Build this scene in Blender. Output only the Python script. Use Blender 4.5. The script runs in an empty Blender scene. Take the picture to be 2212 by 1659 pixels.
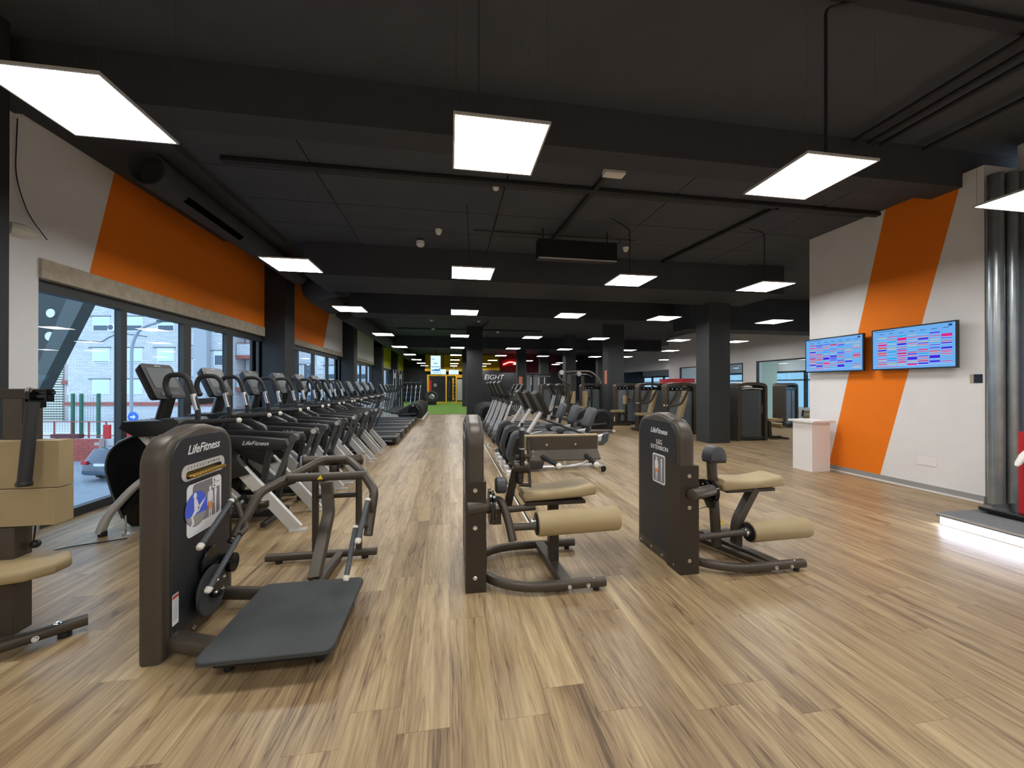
import bpy, bmesh, math, random
from mathutils import Vector, Matrix
random.seed(7)
PI = math.pi
S = bpy.context.scene
COL = S.collection

# ---------------------------------------------------------------- camera
TH = math.atan(134/832.0)
cd = bpy.data.cameras.new('camera'); cam = bpy.data.objects.new('camera', cd); COL.objects.link(cam)
cd.sensor_fit = 'HORIZONTAL'; cd.sensor_width = 36; cd.lens = 832/2212*36
cd.clip_start = 0.05; cd.clip_end = 300
cam.location = (0, 0, 1.5); cam.rotation_euler = (PI/2 + math.radians(0.17), 0, -TH)
S.camera = cam
# ---------------------------------------------------------------- colour management, world
S.view_settings.view_transform = 'Standard'; S.view_settings.look = 'None'
S.view_settings.exposure = 0.18; S.view_settings.gamma = 1.0
S.view_settings.use_curve_mapping = False
W = bpy.data.worlds.new('overcast_sky'); S.world = W; W.use_nodes = True
bg = W.node_tree.nodes['Background']; bg.inputs[0].default_value = (0.70, 0.83, 1.0, 1); bg.inputs[1].default_value = 2.6
PANEL_L = 27.0

# ---------------------------------------------------------------- materials
MATS = {}
def mat(name, col=(0.5, 0.5, 0.5), rough=0.5, metal=0.0, bump=0.0, bscale=80, var=0.0, vscale=6, emit=None, es=1.0, spec=0.5, coat=0.0):
    if name in MATS: return MATS[name]
    m = bpy.data.materials.new(name); m.use_nodes = True
    nt = m.node_tree; N = nt.nodes; L = nt.links
    p = N['Principled BSDF']
    p.inputs['Base Color'].default_value = (*col, 1); p.inputs['Roughness'].default_value = rough
    p.inputs['Metallic'].default_value = metal; p.inputs['Specular IOR Level'].default_value = spec
    p.inputs['Coat Weight'].default_value = coat
    if emit:
        p.inputs['Emission Color'].default_value = (*emit, 1); p.inputs['Emission Strength'].default_value = es
    if bump or var:
        tc = N.new('ShaderNodeNewGeometry')
    if var:
        n = N.new('ShaderNodeTexNoise'); n.inputs['Scale'].default_value = vscale; n.inputs['Detail'].default_value = 5
        L.new(tc.outputs['Position'], n.inputs['Vector'])
        mr = N.new('ShaderNodeMapRange'); mr.inputs[3].default_value = 1-var; mr.inputs[4].default_value = 1+var
        mr.inputs[1].default_value = 0.3; mr.inputs[2].default_value = 0.7
        L.new(n.outputs['Fac'], mr.inputs[0])
        mx = N.new('ShaderNodeVectorMath'); mx.operation = 'SCALE'; mx.inputs[0].default_value = col
        L.new(mr.outputs[0], mx.inputs['Scale']); L.new(mx.outputs[0], p.inputs['Base Color'])
    if bump:
        n2 = N.new('ShaderNodeTexNoise'); n2.inputs['Scale'].default_value = bscale; n2.inputs['Detail'].default_value = 3
        L.new(tc.outputs['Position'], n2.inputs['Vector'])
        b = N.new('ShaderNodeBump'); b.inputs['Strength'].default_value = bump; b.inputs['Distance'].default_value = 0.01
        L.new(n2.outputs['Fac'], b.inputs['Height']); L.new(b.outputs[0], p.inputs['Normal'])
    MATS[name] = m
    return m
def srgb(r, g, b):
    return tuple((c/255/12.92 if c/255 <= 0.04045 else ((c/255+0.055)/1.055)**2.4) for c in (r, g, b))

BRONZE = mat('bronze_powder_coat', srgb(74, 67, 58), 0.42, 0.25, bump=0.08, bscale=500, var=0.05)
BRONZED = mat('dark_bronze_steel', srgb(58, 52, 45), 0.4, 0.3, var=0.06)
PANEL = mat('dark_shroud_plastic', srgb(36, 38, 44), 0.42, 0.0, bump=0.05, bscale=400)
BLACK = mat('black_plastic', srgb(26, 27, 29), 0.38)
BLACKG = mat('black_grip_rubber', srgb(34, 35, 37), 0.6, bump=0.1, bscale=600)
BLACKS = mat('gloss_black', srgb(14, 15, 17), 0.2)
DGREY = mat('dark_grey_plastic', srgb(66, 69, 73), 0.45)
TAN = mat('tan_vinyl', srgb(166, 147, 110), 0.55, bump=0.12, bscale=700, var=0.04)
SEATG = mat('grey_vinyl', srgb(76, 81, 86), 0.5, bump=0.08, bscale=600)
SILVER = mat('silver_paint', srgb(200, 200, 198), 0.38, 0.25)
ALU = mat('brushed_aluminium', srgb(205, 208, 212), 0.3, 0.85)
CHROME = mat('polished_steel', srgb(225, 225, 225), 0.15, 1.0)
CREAM = mat('white_end_cap', srgb(222, 220, 208), 0.45)
MATR = mat('black_rubber_mat', srgb(56, 60, 62), 0.6, bump=0.25, bscale=900, var=0.12, vscale=4)
BELT = mat('treadmill_belt', srgb(50, 54, 60), 0.5, bump=0.1, bscale=900)
SCREENM = mat('console_glass', srgb(74, 82, 82), 0.42)
WHITEL = mat('white_lettering', srgb(225, 225, 225), 0.5)
LABELW = mat('white_label', srgb(222, 222, 226), 0.5)
YEL = mat('yellow_sticker', srgb(240, 215, 40), 0.5)
GOLD = mat('brass_knobs', srgb(215, 175, 90), 0.25, 0.9)
WHITEW = mat('white_wall_paint', srgb(230, 229, 229), 0.85, bump=0.25, bscale=60, var=0.02, vscale=3)
ORANGE = mat('orange_wall_paint', srgb(240, 124, 0), 0.8, bump=0.2, bscale=60, var=0.02, vscale=3)
LIME = mat('lime_wall_paint', srgb(190, 188, 20), 0.8)
YELW = mat('yellow_wall_paint', srgb(235, 190, 20), 0.8)
CONC = mat('raw_concrete', srgb(178, 168, 150), 0.9, bump=0.5, bscale=40, var=0.15, vscale=9)
CEIL = mat('dark_ceiling_paint', srgb(72, 76, 84), 0.85, bump=0.4, bscale=30, var=0.08, vscale=2)
CEILD = mat('dark_beam_paint', srgb(60, 62, 68), 0.8, bump=0.3, bscale=30, var=0.06, vscale=2)
PILL = mat('charcoal_pillar_paint', srgb(54, 57, 58), 0.7, bump=0.2, bscale=40, var=0.06, vscale=3)
FRAME = mat('anthracite_window_frame', srgb(50, 53, 54), 0.55, 0.0)
GREYB = mat('grey_baseboard', srgb(150, 150, 148), 0.6)
TURF = mat('green_turf', srgb(102, 144, 46), 0.95, bump=0.8, bscale=300, var=0.12, vscale=8)
RED = mat('red_paint', srgb(190, 30, 35), 0.5)
SALMON = mat('salmon_notice', srgb(235, 140, 110), 0.6)
YELF = mat('yellow_steel_frame', srgb(240, 180, 30), 0.45)
WHITEP = mat('white_laminate', srgb(235, 232, 230), 0.5)
CARPET = mat('grey_carpet_tile', srgb(120, 122, 126), 0.95, bump=0.6, bscale=300, var=0.12, vscale=40)
PIPE = mat('galvanised_duct', srgb(158, 166, 170), 0.32, 0.9, var=0.12, vscale=5)

def glass(name, tint=(0.86, 0.95, 1.0), refl=0.09):
    m = bpy.data.materials.new(name); m.use_nodes = True
    nt = m.node_tree; N = nt.nodes; L = nt.links
    N.remove(N['Principled BSDF']); out = N['Material Output']
    tr = N.new('ShaderNodeBsdfTransparent'); tr.inputs[0].default_value = (*tint, 1)
    gl = N.new('ShaderNodeBsdfGlossy'); gl.inputs['Roughness'].default_value = 0.0
    lw0 = N.new('ShaderNodeLayerWeight'); lw0.inputs['Blend'].default_value = 0.5
    pw = N.new('ShaderNodeMath'); pw.operation = 'POWER'; pw.inputs[1].default_value = 4.0; L.new(lw0.outputs['Facing'], pw.inputs[0])
    lw = N.new('ShaderNodeMath'); lw.operation = 'MULTIPLY_ADD'; lw.inputs[1].default_value = 0.55; lw.inputs[2].default_value = 0.035; L.new(pw.outputs[0], lw.inputs[0])
    mx = N.new('ShaderNodeMixShader')
    L.new(lw.outputs[0], mx.inputs[0]); L.new(tr.outputs[0], mx.inputs[1]); L.new(gl.outputs[0], mx.inputs[2])
    L.new(mx.outputs[0], out.inputs[0]); MATS[name] = m
    return m
GLASS = glass('window_glass'); GLASSR = glass('smoked_glass', (0.45, 0.55, 0.58))

def emission(name, col, st):
    m = bpy.data.materials.new(name); m.use_nodes = True
    N = m.node_tree.nodes; L = m.node_tree.links
    N.remove(N['Principled BSDF'])
    e = N.new('ShaderNodeEmission'); e.inputs[0].default_value = (*col, 1); e.inputs[1].default_value = st
    L.new(e.outputs[0], N['Material Output'].inputs[0]); MATS[name] = m
    return m
LED = emission('led_panel_light', (1.0, 0.975, 0.94), PANEL_L)
STRIP = emission('blue_white_led_strip', (0.72, 0.78, 1.0), 26.0)
SCRB = emission('screen_blue', srgb(110, 172, 235), 0.9)
SCRBACK = emission('screen_white', srgb(200, 232, 245), 1.2)

# oak vinyl planks: colour per plank from the position in the room
PW, PL = 0.225, 1.25
def floor_mat():
    m = bpy.data.materials.new('oak_vinyl_planks'); m.use_nodes = True
    nt = m.node_tree; N = nt.nodes; L = nt.links; p = N['Principled BSDF']
    geo = N.new('ShaderNodeNewGeometry'); sep = N.new('ShaderNodeSeparateXYZ'); L.new(geo.outputs['Position'], sep.inputs[0])
    def M(op, a, b=None, c=None):
        n = N.new('ShaderNodeMath'); n.operation = op
        for i, v in enumerate((a, b, c)):
            if v is None: continue
            if isinstance(v, (int, float)): n.inputs[i].default_value = v
            else: L.new(v, n.inputs[i])
        return n.outputs[0]
    X, Y = sep.outputs[0], sep.outputs[1]
    i = M('FLOOR', M('DIVIDE', X, PW))
    off = M('MULTIPLY', M('FRACT', M('ADD', M('MULTIPLY', M('MULTIPLY', i, i), 0.3719), 100.0)), PL)
    j = M('FLOOR', M('DIVIDE', M('SUBTRACT', Y, off), PL))
    cid = N.new('ShaderNodeCombineXYZ'); L.new(i, cid.inputs[0]); L.new(j, cid.inputs[1])
    wn = N.new('ShaderNodeTexWhiteNoise'); wn.noise_dimensions = '3D'; L.new(cid.outputs[0], wn.inputs['Vector'])
    sc = N.new('ShaderNodeVectorMath'); sc.operation = 'MULTIPLY_ADD'
    L.new(geo.outputs['Position'], sc.inputs[0]); sc.inputs[1].default_value = (1, 0.055, 1)
    ofv = N.new('ShaderNodeVectorMath'); ofv.operation = 'SCALE'; ofv.inputs['Scale'].default_value = 7.0
    L.new(wn.outputs['Color'], ofv.inputs[0]); L.new(ofv.outputs[0], sc.inputs[2])
    n1 = N.new('ShaderNodeTexNoise'); n1.inputs['Scale'].default_value = 8; n1.inputs['Detail'].default_value = 6; n1.inputs['Roughness'].default_value = 0.6
    n1.inputs['Distortion'].default_value = 1.1
    L.new(sc.outputs[0], n1.inputs['Vector'])
    n2 = N.new('ShaderNodeTexNoise'); n2.inputs['Scale'].default_value = 90; n2.inputs['Detail'].default_value = 4
    L.new(sc.outputs[0], n2.inputs['Vector'])
    f = M('ADD', M('ADD', M('MULTIPLY', n1.outputs['Fac'], 0.66), M('MULTIPLY', n2.outputs['Fac'], 0.34)), M('MULTIPLY', M('SUBTRACT', wn.outputs['Value'], 0.5), 0.10))
    n3 = N.new('ShaderNodeTexNoise'); n3.inputs['Scale'].default_value = 13; n3.inputs['Detail'].default_value = 3; n3.inputs['Distortion'].default_value = 0.8
    sc3 = N.new('ShaderNodeVectorMath'); sc3.operation = 'ADD'; sc3.inputs[1].default_value = (3.3, 1.7, 9.1); L.new(sc.outputs[0], sc3.inputs[0]); L.new(sc3.outputs[0], n3.inputs['Vector'])
    ln = M('MAXIMUM', M('SUBTRACT', 1.0, M('MULTIPLY', M('ABSOLUTE', M('SUBTRACT', n3.outputs['Fac'], 0.56)), 45.0)), 0.0)
    f = M('SUBTRACT', f, M('MULTIPLY', ln, 0.13))
    cr = N.new('ShaderNodeValToRGB'); L.new(f, cr.inputs[0]); e = cr.color_ramp.elements
    e[0].position = 0.28; e[0].color = (*srgb(94, 76, 56), 1)
    e[1].position = 0.76; e[1].color = (*srgb(196, 175, 138), 1)
    a = e.new(0.42); a.color = (*srgb(138, 115, 86), 1)
    a = e.new(0.5); a.color = (*srgb(156, 134, 101), 1)
    a = e.new(0.58); a.color = (*srgb(171, 149, 113), 1)
    L.new(cr.outputs[0], p.inputs['Base Color'])
    p.inputs['Roughness'].default_value = 0.36; p.inputs['Specular IOR Level'].default_value = 0.4
    b = N.new('ShaderNodeBump'); b.inputs['Strength'].default_value = 0.12; b.inputs['Distance'].default_value = 0.003
    L.new(n2.outputs['Fac'], b.inputs['Height']); L.new(b.outputs[0], p.inputs['Normal'])
    MATS['oak'] = m; return m
OAK = floor_mat()

# ---------------------------------------------------------------- mesh builder
ORG = {}
class B:
    def __init__(s): s.bm = bmesh.new(); s.mi = 0
    def _add(s, vs, fs, M=None):
        V = [s.bm.verts.new((M @ Vector(v)) if M else v) for v in vs]; out = []
        for f in fs:
            try:
                q = s.bm.faces.new([V[i] for i in f]); q.material_index = s.mi; out.append(q)
            except ValueError: pass
        return V, out
    def _bevel(s, faces, w, seg):
        es = {e for f in faces for e in f.edges if len(e.link_faces) == 2 and e.calc_face_angle(0) > 0.5}
        if es and w > 0:
            r = bmesh.ops.bevel(s.bm, geom=list(es), offset=w, offset_type='OFFSET', segments=seg, profile=0.5, affect='EDGES', clamp_overlap=True)
            for f in r['faces']: f.material_index = s.mi
    def box(s, x0, x1, y0, y1, z0, z1, bev=0.0, seg=2, M=None):
        if x1 < x0: x0, x1 = x1, x0
        if y1 < y0: y0, y1 = y1, y0
        if z1 < z0: z0, z1 = z1, z0
        vs = [(x, y, z) for x in (x0, x1) for y in (y0, y1) for z in (z0, z1)]
        fs = [(0, 1, 3, 2), (4, 6, 7, 5), (0, 4, 5, 1), (2, 3, 7, 6), (0, 2, 6, 4), (1, 5, 7, 3)]
        V, F = s._add(vs, fs, M); s._bevel(F, bev, seg); return s
    def cbox(s, c, size, rot=(0, 0, 0), bev=0.0, seg=2):
        from mathutils import Euler
        M = Matrix.Translation(c) @ Euler(rot).to_matrix().to_4x4()
        a, b, d = (q/2 for q in size)
        return s.box(-a, a, -b, b, -d, d, bev, seg, M)
    def prism(s, poly, axis, t0, t1, bev=0.0, seg=2):
        # poly: 2d points; axis 'x': (y,z) extruded in x; 'y': (x,z); 'z': (x,y)
        def P(p, t): return {'x': (t, p[0], p[1]), 'y': (p[0], t, p[1]), 'z': (p[0], p[1], t)}[axis]
        n = len(poly)
        vs = [P(p, t0) for p in poly] + [P(p, t1) for p in poly]
        fs = [tuple(range(n)), tuple(range(2*n-1, n-1, -1))] + [(i, i+n, (i+1) % n+n, (i+1) % n) for i in range(n)]
        V, F = s._add(vs, fs)
        bmesh.ops.recalc_face_normals(s.bm, faces=F)
        if bev:
            es = {e for f in F[:2] for e in f.edges}
            bmesh.ops.bevel(s.bm, geom=list(es), offset=bev, offset_type='OFFSET', segments=seg, profile=0.5, affect='EDGES', clamp_overlap=True)
        return s
    def sweep(s, pts, sec, bend=0.0, closed=False, up=None):
        P = [Vector(p) for p in pts]
        if bend > 0 and len(P) > 2:
            Q = [P[0]]
            for i in range(1, len(P)-1):
                a, b, c = P[i-1], P[i], P[i+1]
                d1 = (a-b); d2 = (c-b); r = min(bend, d1.length*0.48, d2.length*0.48)
                p0 = b+d1.normalized()*r; p1 = b+d2.normalized()*r
                for k in range(6):
                    t = k/5; Q.append(p0*(1-t)**2+b*2*t*(1-t)+p1*t*t)
            Q.append(P[-1]); P = Q
        n = len(P); T = []
        for i in range(n):
            a = P[max(i-1, 0)]; c = P[min(i+1, n-1)]
            d = (c-a); T.append(d.normalized() if d.length > 1e-9 else Vector((0, 0, 1)))
        u = Vector(up) if up else (Vector((0, 0, 1)) if abs(T[0].z) < 0.9 else Vector((0, 1, 0)))
        rings = []; m = len(sec)
        for i in range(n):
            u = (u-T[i]*u.dot(T[i]))
            if u.length < 1e-6: u = T[i].orthogonal()
            u.normalize(); w = T[i].cross(u)
            rings.append([s.bm.verts.new(P[i]+w*q[0]+u*q[1]) for q in sec])
        F = []
        for i in range(n-1):
            for k in range(m):
                F.append(s.bm.faces.new((rings[i][k], rings[i][(k+1) % m], rings[i+1][(k+1) % m], rings[i+1][k])))
        F.append(s.bm.faces.new(rings[0][::-1])); F.append(s.bm.faces.new(rings[-1]))
        for f in F: f.material_index = s.mi
        bmesh.ops.recalc_face_normals(s.bm, faces=F)
        return s
    def tube(s, pts, r, n=12, bend=0.0):
        return s.sweep(pts, [(math.cos(2*PI*k/n)*r, math.sin(2*PI*k/n)*r) for k in range(n)], bend)
    def rect(s, pts, w, h, bend=0.0, rnd=0.006, up=None):
        a, b = w/2, h/2; c = min(rnd, a*0.6, b*0.6)
        return s.sweep(pts, [(a-c, -b), (a, -b+c), (a, b-c), (a-c, b), (-a+c, b), (-a, b-c), (-a, -b+c), (-a+c, -b)], bend, up=up)
    def oval(s, pts, w, h, bend=0.0, n=14, up=None):
        return s.sweep(pts, [(math.copysign(abs(math.cos(2*PI*k/n))**0.6, math.cos(2*PI*k/n))*w/2, math.copysign(abs(math.sin(2*PI*k/n))**0.6, math.sin(2*PI*k/n))*h/2) for k in range(n)], bend, up=up)
    def cyl(s, p0, p1, r, n=16, bev=0.0):
        p0, p1 = Vector(p0), Vector(p1)
        if not bev: return s.tube([p0, p1], r, n)
        return s.lathe(p0, p1, [(0, r-bev), (bev*0.3, r-bev*0.3), (bev, r), (-bev, r), (-bev*0.3, r-bev*0.3), (-1e-9, r-bev)], n)
    def lathe(s, p0, p1, prof, n=16):
        # prof: (distance along axis from p0; negative = from p1, radius)
        p0, p1 = Vector(p0), Vector(p1); d = p1-p0; Lr = d.length; t = d.normalized(); u = t.orthogonal().normalized(); w = t.cross(u)
        rings = []
        for a, r in prof:
            q = p0+t*(a if a >= 0 else Lr+a)
            rings.append([s.bm.verts.new(q+u*math.cos(2*PI*k/n)*r+w*math.sin(2*PI*k/n)*r) for k in range(n)])
        F = []
        for i in range(len(rings)-1):
            for k in range(n): F.append(s.bm.faces.new((rings[i][k], rings[i][(k+1) % n], rings[i+1][(k+1) % n], rings[i+1][k])))
        F.append(s.bm.faces.new(rings[0][::-1])); F.append(s.bm.faces.new(rings[-1]))
        for f in F: f.material_index = s.mi
        bmesh.ops.recalc_face_normals(s.bm, faces=F); return s
    def ball(s, c, r, n=12):
        M = Matrix.Translation(c); k = bmesh.ops.create_uvsphere(s.bm, u_segments=n, v_segments=max(6, n//2+1), radius=r, matrix=M)
        for v in k['verts']:
            for f in v.link_faces: f.material_index = s.mi
        return s
    def bolt(s, c, nrm, r=0.011):
        c = Vector(c); nrm = Vector(nrm).normalized()
        return s.lathe(c, c+nrm*0.012, [(0, r*1.25), (0.003, r*1.25), (0.003, r*0.85), (0.011, r*0.7)], 8)

SPLIT = {'bolt', 'cam_plate', 'cam_disc', 'rubber_foot', 'pulley', 'wheel', 'frame_post', 'rig_post', 'handle_bracket', 'pivot_bracket', 'hanging_bracket', 'cable_handle', 'column_rail', 'grip_cap', 'range_limiter', 'handle_collar', 'pipe_joint', 'station_frame', 'column_flange', 'printed_banner', 'roller_arm', 'pedal', 'linkage', 'levelling_foot'}
def obj(name, b, m, parent=None, loc=None, smooth=True):
    # pieces that do not touch become parts of their own
    if name in SPLIT and isinstance(b, B):
        left = set(b.bm.verts); isl = []
        while left:
            st_ = [left.pop()]; comp = {st_[0]}
            while st_:
                for e in st_.pop().link_edges:
                    for v in e.verts:
                        if v in left: left.discard(v); comp.add(v); st_.append(v)
            isl.append(comp)
        if len(isl) > 1:
            isl.sort(key=lambda c: min((v.co.x, v.co.y, v.co.z) for v in c)); out = None
            for comp in isl:
                q = B(); mp = {v: q.bm.verts.new(v.co) for v in comp}
                for f in b.bm.faces:
                    if f.verts[0] in comp: q.bm.faces.new([mp[v] for v in f.verts]).material_index = f.material_index
                out = obj1(name, q, m, parent, loc, smooth)
            b.bm.free(); return out
    return obj1(name, b, m, parent, loc, smooth)
def obj1(name, b, m, parent=None, loc=None, smooth=True):
    me = bpy.data.meshes.new(name)
    if isinstance(b, B):
        bm = b.bm
        o0 = ORG.get(parent.name) if parent is not None else None
        if o0 is not None: bmesh.ops.translate(bm, verts=bm.verts, vec=-o0)
        elif loc is not None: bmesh.ops.translate(bm, verts=bm.verts, vec=-Vector(loc))
        bm.to_mesh(me); bm.free()
        if smooth:
            me.polygons.foreach_set('use_smooth', [True]*len(me.polygons))
            me.set_sharp_from_angle(angle=math.radians(38))
    else: me = b
    ms = m if isinstance(m, (list, tuple)) else [m]
    if len(me.materials) == 0:
        for q in ms: me.materials.append(q)
    o = bpy.data.objects.new(name, me); COL.objects.link(o)
    if parent is not None:
        o.parent = parent
        if parent.name in ORG: ORG[o.name] = ORG[parent.name]
    elif loc is not None: o.location = loc; ORG[o.name] = Vector(loc)
    return o
def tag(o, label, cat, group=None):
    o['label'] = label; o['category'] = cat
    if group: o['group'] = group
    return o
def thing(name, label, cat, loc=(0, 0, 0), rotz=0, group=None, org=True):
    o = bpy.data.objects.new(name, None); COL.objects.link(o); o.empty_display_size = 0.1
    o.location = loc; o.rotation_euler = (0, 0, rotz); tag(o, label, cat, group)
    ORG[o.name] = Vector(loc) if org else Vector((0, 0, 0))
    return o
def struct(name, b, m, loc=(0, 0, 0), parent=None, smooth=False):
    o = obj(name, b, m, parent, loc if parent is None else None, smooth)
    if parent is None: o['kind'] = 'structure'
    return o
def dup(root, loc, rotz=0.0, label=None, group=None, scale=None):
    r = root.copy(); COL.objects.link(r); r.location = loc; r.rotation_euler = (0, 0, rotz)
    if label: r['label'] = label
    if group: r['group'] = group
    if scale: r.scale = scale
    def rec(a, b):
        for ch in list(a.children):
            c = ch.copy(); COL.objects.link(c); c.parent = b; rec(ch, c)
    rec(root, r)
    return r
TXT = {}
def text_mesh(s, size, shear=0.0, ext=0.0008, align='CENTER', off=0.0):
    cu = bpy.data.curves.new('t', 'FONT'); cu.body = s; cu.size = size; cu.shear = shear; cu.extrude = ext; cu.align_x = align; cu.align_y = 'CENTER'; cu.offset = off
    o = bpy.data.objects.new('t', cu); COL.objects.link(o)
    dg = bpy.context.evaluated_depsgraph_get(); me = bpy.data.meshes.new_from_object(o.evaluated_get(dg))
    bpy.data.objects.remove(o); bpy.data.curves.remove(cu); return me
def text(s, size, org, xdir, ydir, m, parent, name='lettering', shear=0.0, align='CENTER', ext=0.0008, off=0.0):
    # writing whose baseline runs along xdir, up along ydir, centred on org (same frame as the parent's parts)
    me = text_mesh(s, size, shear, ext, align, off)
    x = Vector(xdir).normalized(); y = Vector(ydir).normalized(); z = x.cross(y)
    M = Matrix(((x.x, y.x, z.x, org[0]), (x.y, y.y, z.y, org[1]), (x.z, y.z, z.z, org[2]), (0, 0, 0, 1)))
    me.transform(M)
    o0 = ORG.get(parent.name)
    if o0 is not None: me.transform(Matrix.Translation(-o0))
    me.materials.clear(); me.materials.append(m)
    o = bpy.data.objects.new(name, me); COL.objects.link(o); o.parent = parent
    if o0 is not None: ORG[o.name] = o0
    return o
def rrect(w, h, r, cx=0, cy=0, n=5):
    out = []
    for (sx, sy, a0) in ((1, 1, 0), (-1, 1, 90), (-1, -1, 180), (1, -1, 270)):
        for k in range(n+1):
            a = math.radians(a0+90*k/n); out.append((cx+sx*(w/2-r)+math.cos(a)*r, cy+sy*(h/2-r)+math.sin(a)*r))
    return out
ORD = ['first', 'second', 'third', 'fourth', 'fifth', 'sixth', 'seventh', 'eighth', 'ninth', 'tenth', 'eleventh', 'twelfth']
# ================================================================ THE ROOM
FY0, FY1, FX0, FX1 = -9.0, 36.0, -4.45, 13.2
floor = struct('floor', B().box(FX0, FX1, FY0, FY1, -0.15, -0.006), mat('screed', srgb(120, 100, 75), 0.8), (0, 0, -0.1))
# planks: the 300 that show largest are parts, the rest one part of the floor
cells = []
for i in range(math.floor(-4.15/PW), math.ceil(13.0/PW)):
    off = ((i*i*0.3719+100.0) % 1.0)*PL
    for j in range(-8, 18):
        y0 = off+j*PL; y1 = y0+PL; x0 = i*PW; x1 = x0+PW
        if y1 < -9 or y0 > 20.15: continue
        if x0 < -4.15-PW*0.9 or x1 > 13.0: continue
        xc, yc = (x0+x1)/2, (y0+y1)/2
        d = math.sin(TH)*xc+math.cos(TH)*yc; r = math.cos(TH)*xc-math.sin(TH)*yc
        if d < 0.4 or abs(r/d) > 1.55: vis = 0
        else: vis = 1/d
        cells.append((-vis, x0, y0))
cells.sort()
pm = B().box(0.0006, PW-0.0006, 0.0006, PL-0.0006, -0.006, 0.0, 0.0004, 1)
pl0 = obj('plank', pm, OAK, floor, smooth=False)
M0 = pl0.data
rest = B(); k = 0
for (v, x0, y0) in cells:
    if k < 300 and v < 0 and y0+PL < 20.1:
        o = pl0 if k == 0 else pl0.copy()
        if k: COL.objects.link(o); o.parent = floor
        o.location = (x0, y0, 0.0); k += 1
    elif v < 0 or True:
        y1 = min(y0+PL, 20.15)
        rest.box(x0+0.0006, x0+PW-0.0006, y0+0.0006, y1-0.0006, -0.006, 0.0)
fr = obj('floor_planks', rest, OAK, floor, smooth=False); fr['kind'] = 'stuff'
pl0.data.update()
# turf
tf = obj('floor', B().box(-4.15, 1.62, 20.17, 35.8, -0.006, 0.012), TURF, None, (-1, 28, 0))
obj('floor', B().box(1.64, 13.0, 20.17, 35.8, -0.006, 0.004), mat('dark_rubber_floor', srgb(70, 70, 72), 0.8, bump=0.3, bscale=200), None, (7, 28, 0))['kind'] = 'structure'; tf['kind'] = 'structure'
tf['label'] = 'bright green artificial turf at the far end'

# ceilings and beams
struct('ceiling', B().box(FX0, 13.2, FY0, 4.1, 4.6, 4.75), CEIL, (3, 1, 4.6))
ce = struct('ceiling', B().box(FX0, 13.2, 4.1, 36.0, 4.28, 4.43), CEIL, (3, 15, 4.3))
bb = B()
bx = [(-4.15, -1.7), (-1.7, 0.75), (0.75, 3.2), (3.2, 5.65), (5.65, 6.7)]
ys = [4.45, 5.3, 6.15, 7.0, 7.85]
first = None
for a in bx:
    for q in range(4):
        g = 0.008
        obj('ceiling_board', B().box(a[0]+g, a[1]-g, ys[q]+g, ys[q+1]-g, 4.24, 4.28, 0.004, 1), CEIL, ce)
for (a, b_) in ((12.75, 15.9), (15.95, 19.0), (19.05, 22.0)):
    for a2 in ((-3.2, -0.6), (-0.58, 2.0), (2.02, 4.6)):
        obj('ceiling_board', B().box(a2[0], a2[1], a+0.01, b_-0.01, 4.24, 4.28, 0.004, 1), CEIL, ce)
def beam(n, x0, x1, y0, y1, z0, z1, m=CEILD, bev=0.015):
    return struct('trim_%d' % n, B().box(x0, x1, y0, y1, z0, z1, bev, 2), m, ((x0+x1)/2, (y0+y1)/2, (z0+z1)/2))
beam(2, -4.15, 13.0, 4.08, 4.42, 4.12, 4.62)
beam(3, -2.75, 7.7, 7.86, 9.25, 3.62, 4.3, bev=0.08)
beam(4, -2.9, 13.0, 11.84, 12.7, 3.62, 4.3, bev=0.04)
beam(5, -4.15, 13.0, 22.2, 22.8, 3.62, 4.3)
beam(6, 7.3, 12.9, 10.9, 11.75, 3.25, 4.3, bev=0.1)
beam(7, -4.14, -3.05, 4.45, 7.86, 4.16, 4.3)

# left wall: bays between dark pillars
WX0, WX1 = -4.45, -4.15
def wallbox(name, y0, y1, z0, z1, m, x1=WX1): return struct(name, B().box(WX0, x1, y0, y1, z0, z1), m, (-4.3, (y0+y1)/2, (z0+z1)/2))
wl = wallbox('wall_left', -9.0, 4.65, 0, 4.6, WHITEW)
def slanted(y0, y1, z0, z1, cuts, cols, nm):
    # a wall band painted in slanted fields: each cut is (y at z0, y at z1)
    E = [(y0, y0)]+cuts+[(y1, y1)]
    for k, c in enumerate(cols):
        a, b = E[k], E[k+1]
        struct('wall_left', B().prism([(a[0], z0), (b[0], z0), (b[1], z1), (a[1], z1)], 'x', WX0, WX1), c, (-4.3, (y0+y1)/2, z0))
slanted(4.65, 9.6, 2.8, 4.3, [(5.21, 5.58)], [WHITEW, ORANGE], '')
slanted(10.1, 15.9, 2.75, 4.3, [(13.6, 14.4)], [ORANGE, WHITEW], '')
slanted(16.4, 22.2, 2.75, 4.3, [], [WHITEW], '')
slanted(22.7, 28.5, 2.75, 4.3, [], [LIME], '')
slanted(29.0, 36, 2.75, 4.3, [], [LIME], '')
for n, (a, b) in enumerate(((4.65, 9.46), (10.1, 15.86), (16.4, 22.1), (22.7, 28.4), (29.0, 33))):
    lt = B()
    lt.box(WX0+0.02, WX1+0.03, a, b, 2.6, 2.8 if n == 0 else 2.75, 0.012, 1)
    struct('trim_%d' % (10+n), lt, CONC, (-4.3, (a+b)/2, 2.7))
PY = [3.3, 9.5, 15.9, 22.2, 28.5]
for n, y0 in enumerate(PY):
    w = 0.63 if n == 0 else 0.55
    struct('wall_left', B().box(-4.4, -3.72, y0, y0+w, 0, 4.3 if n else 4.6, 0.008, 1), mat('black_pillar_paint', srgb(40, 42, 45), 0.7, bump=0.2, bscale=40), (-4, y0, 0))
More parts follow.
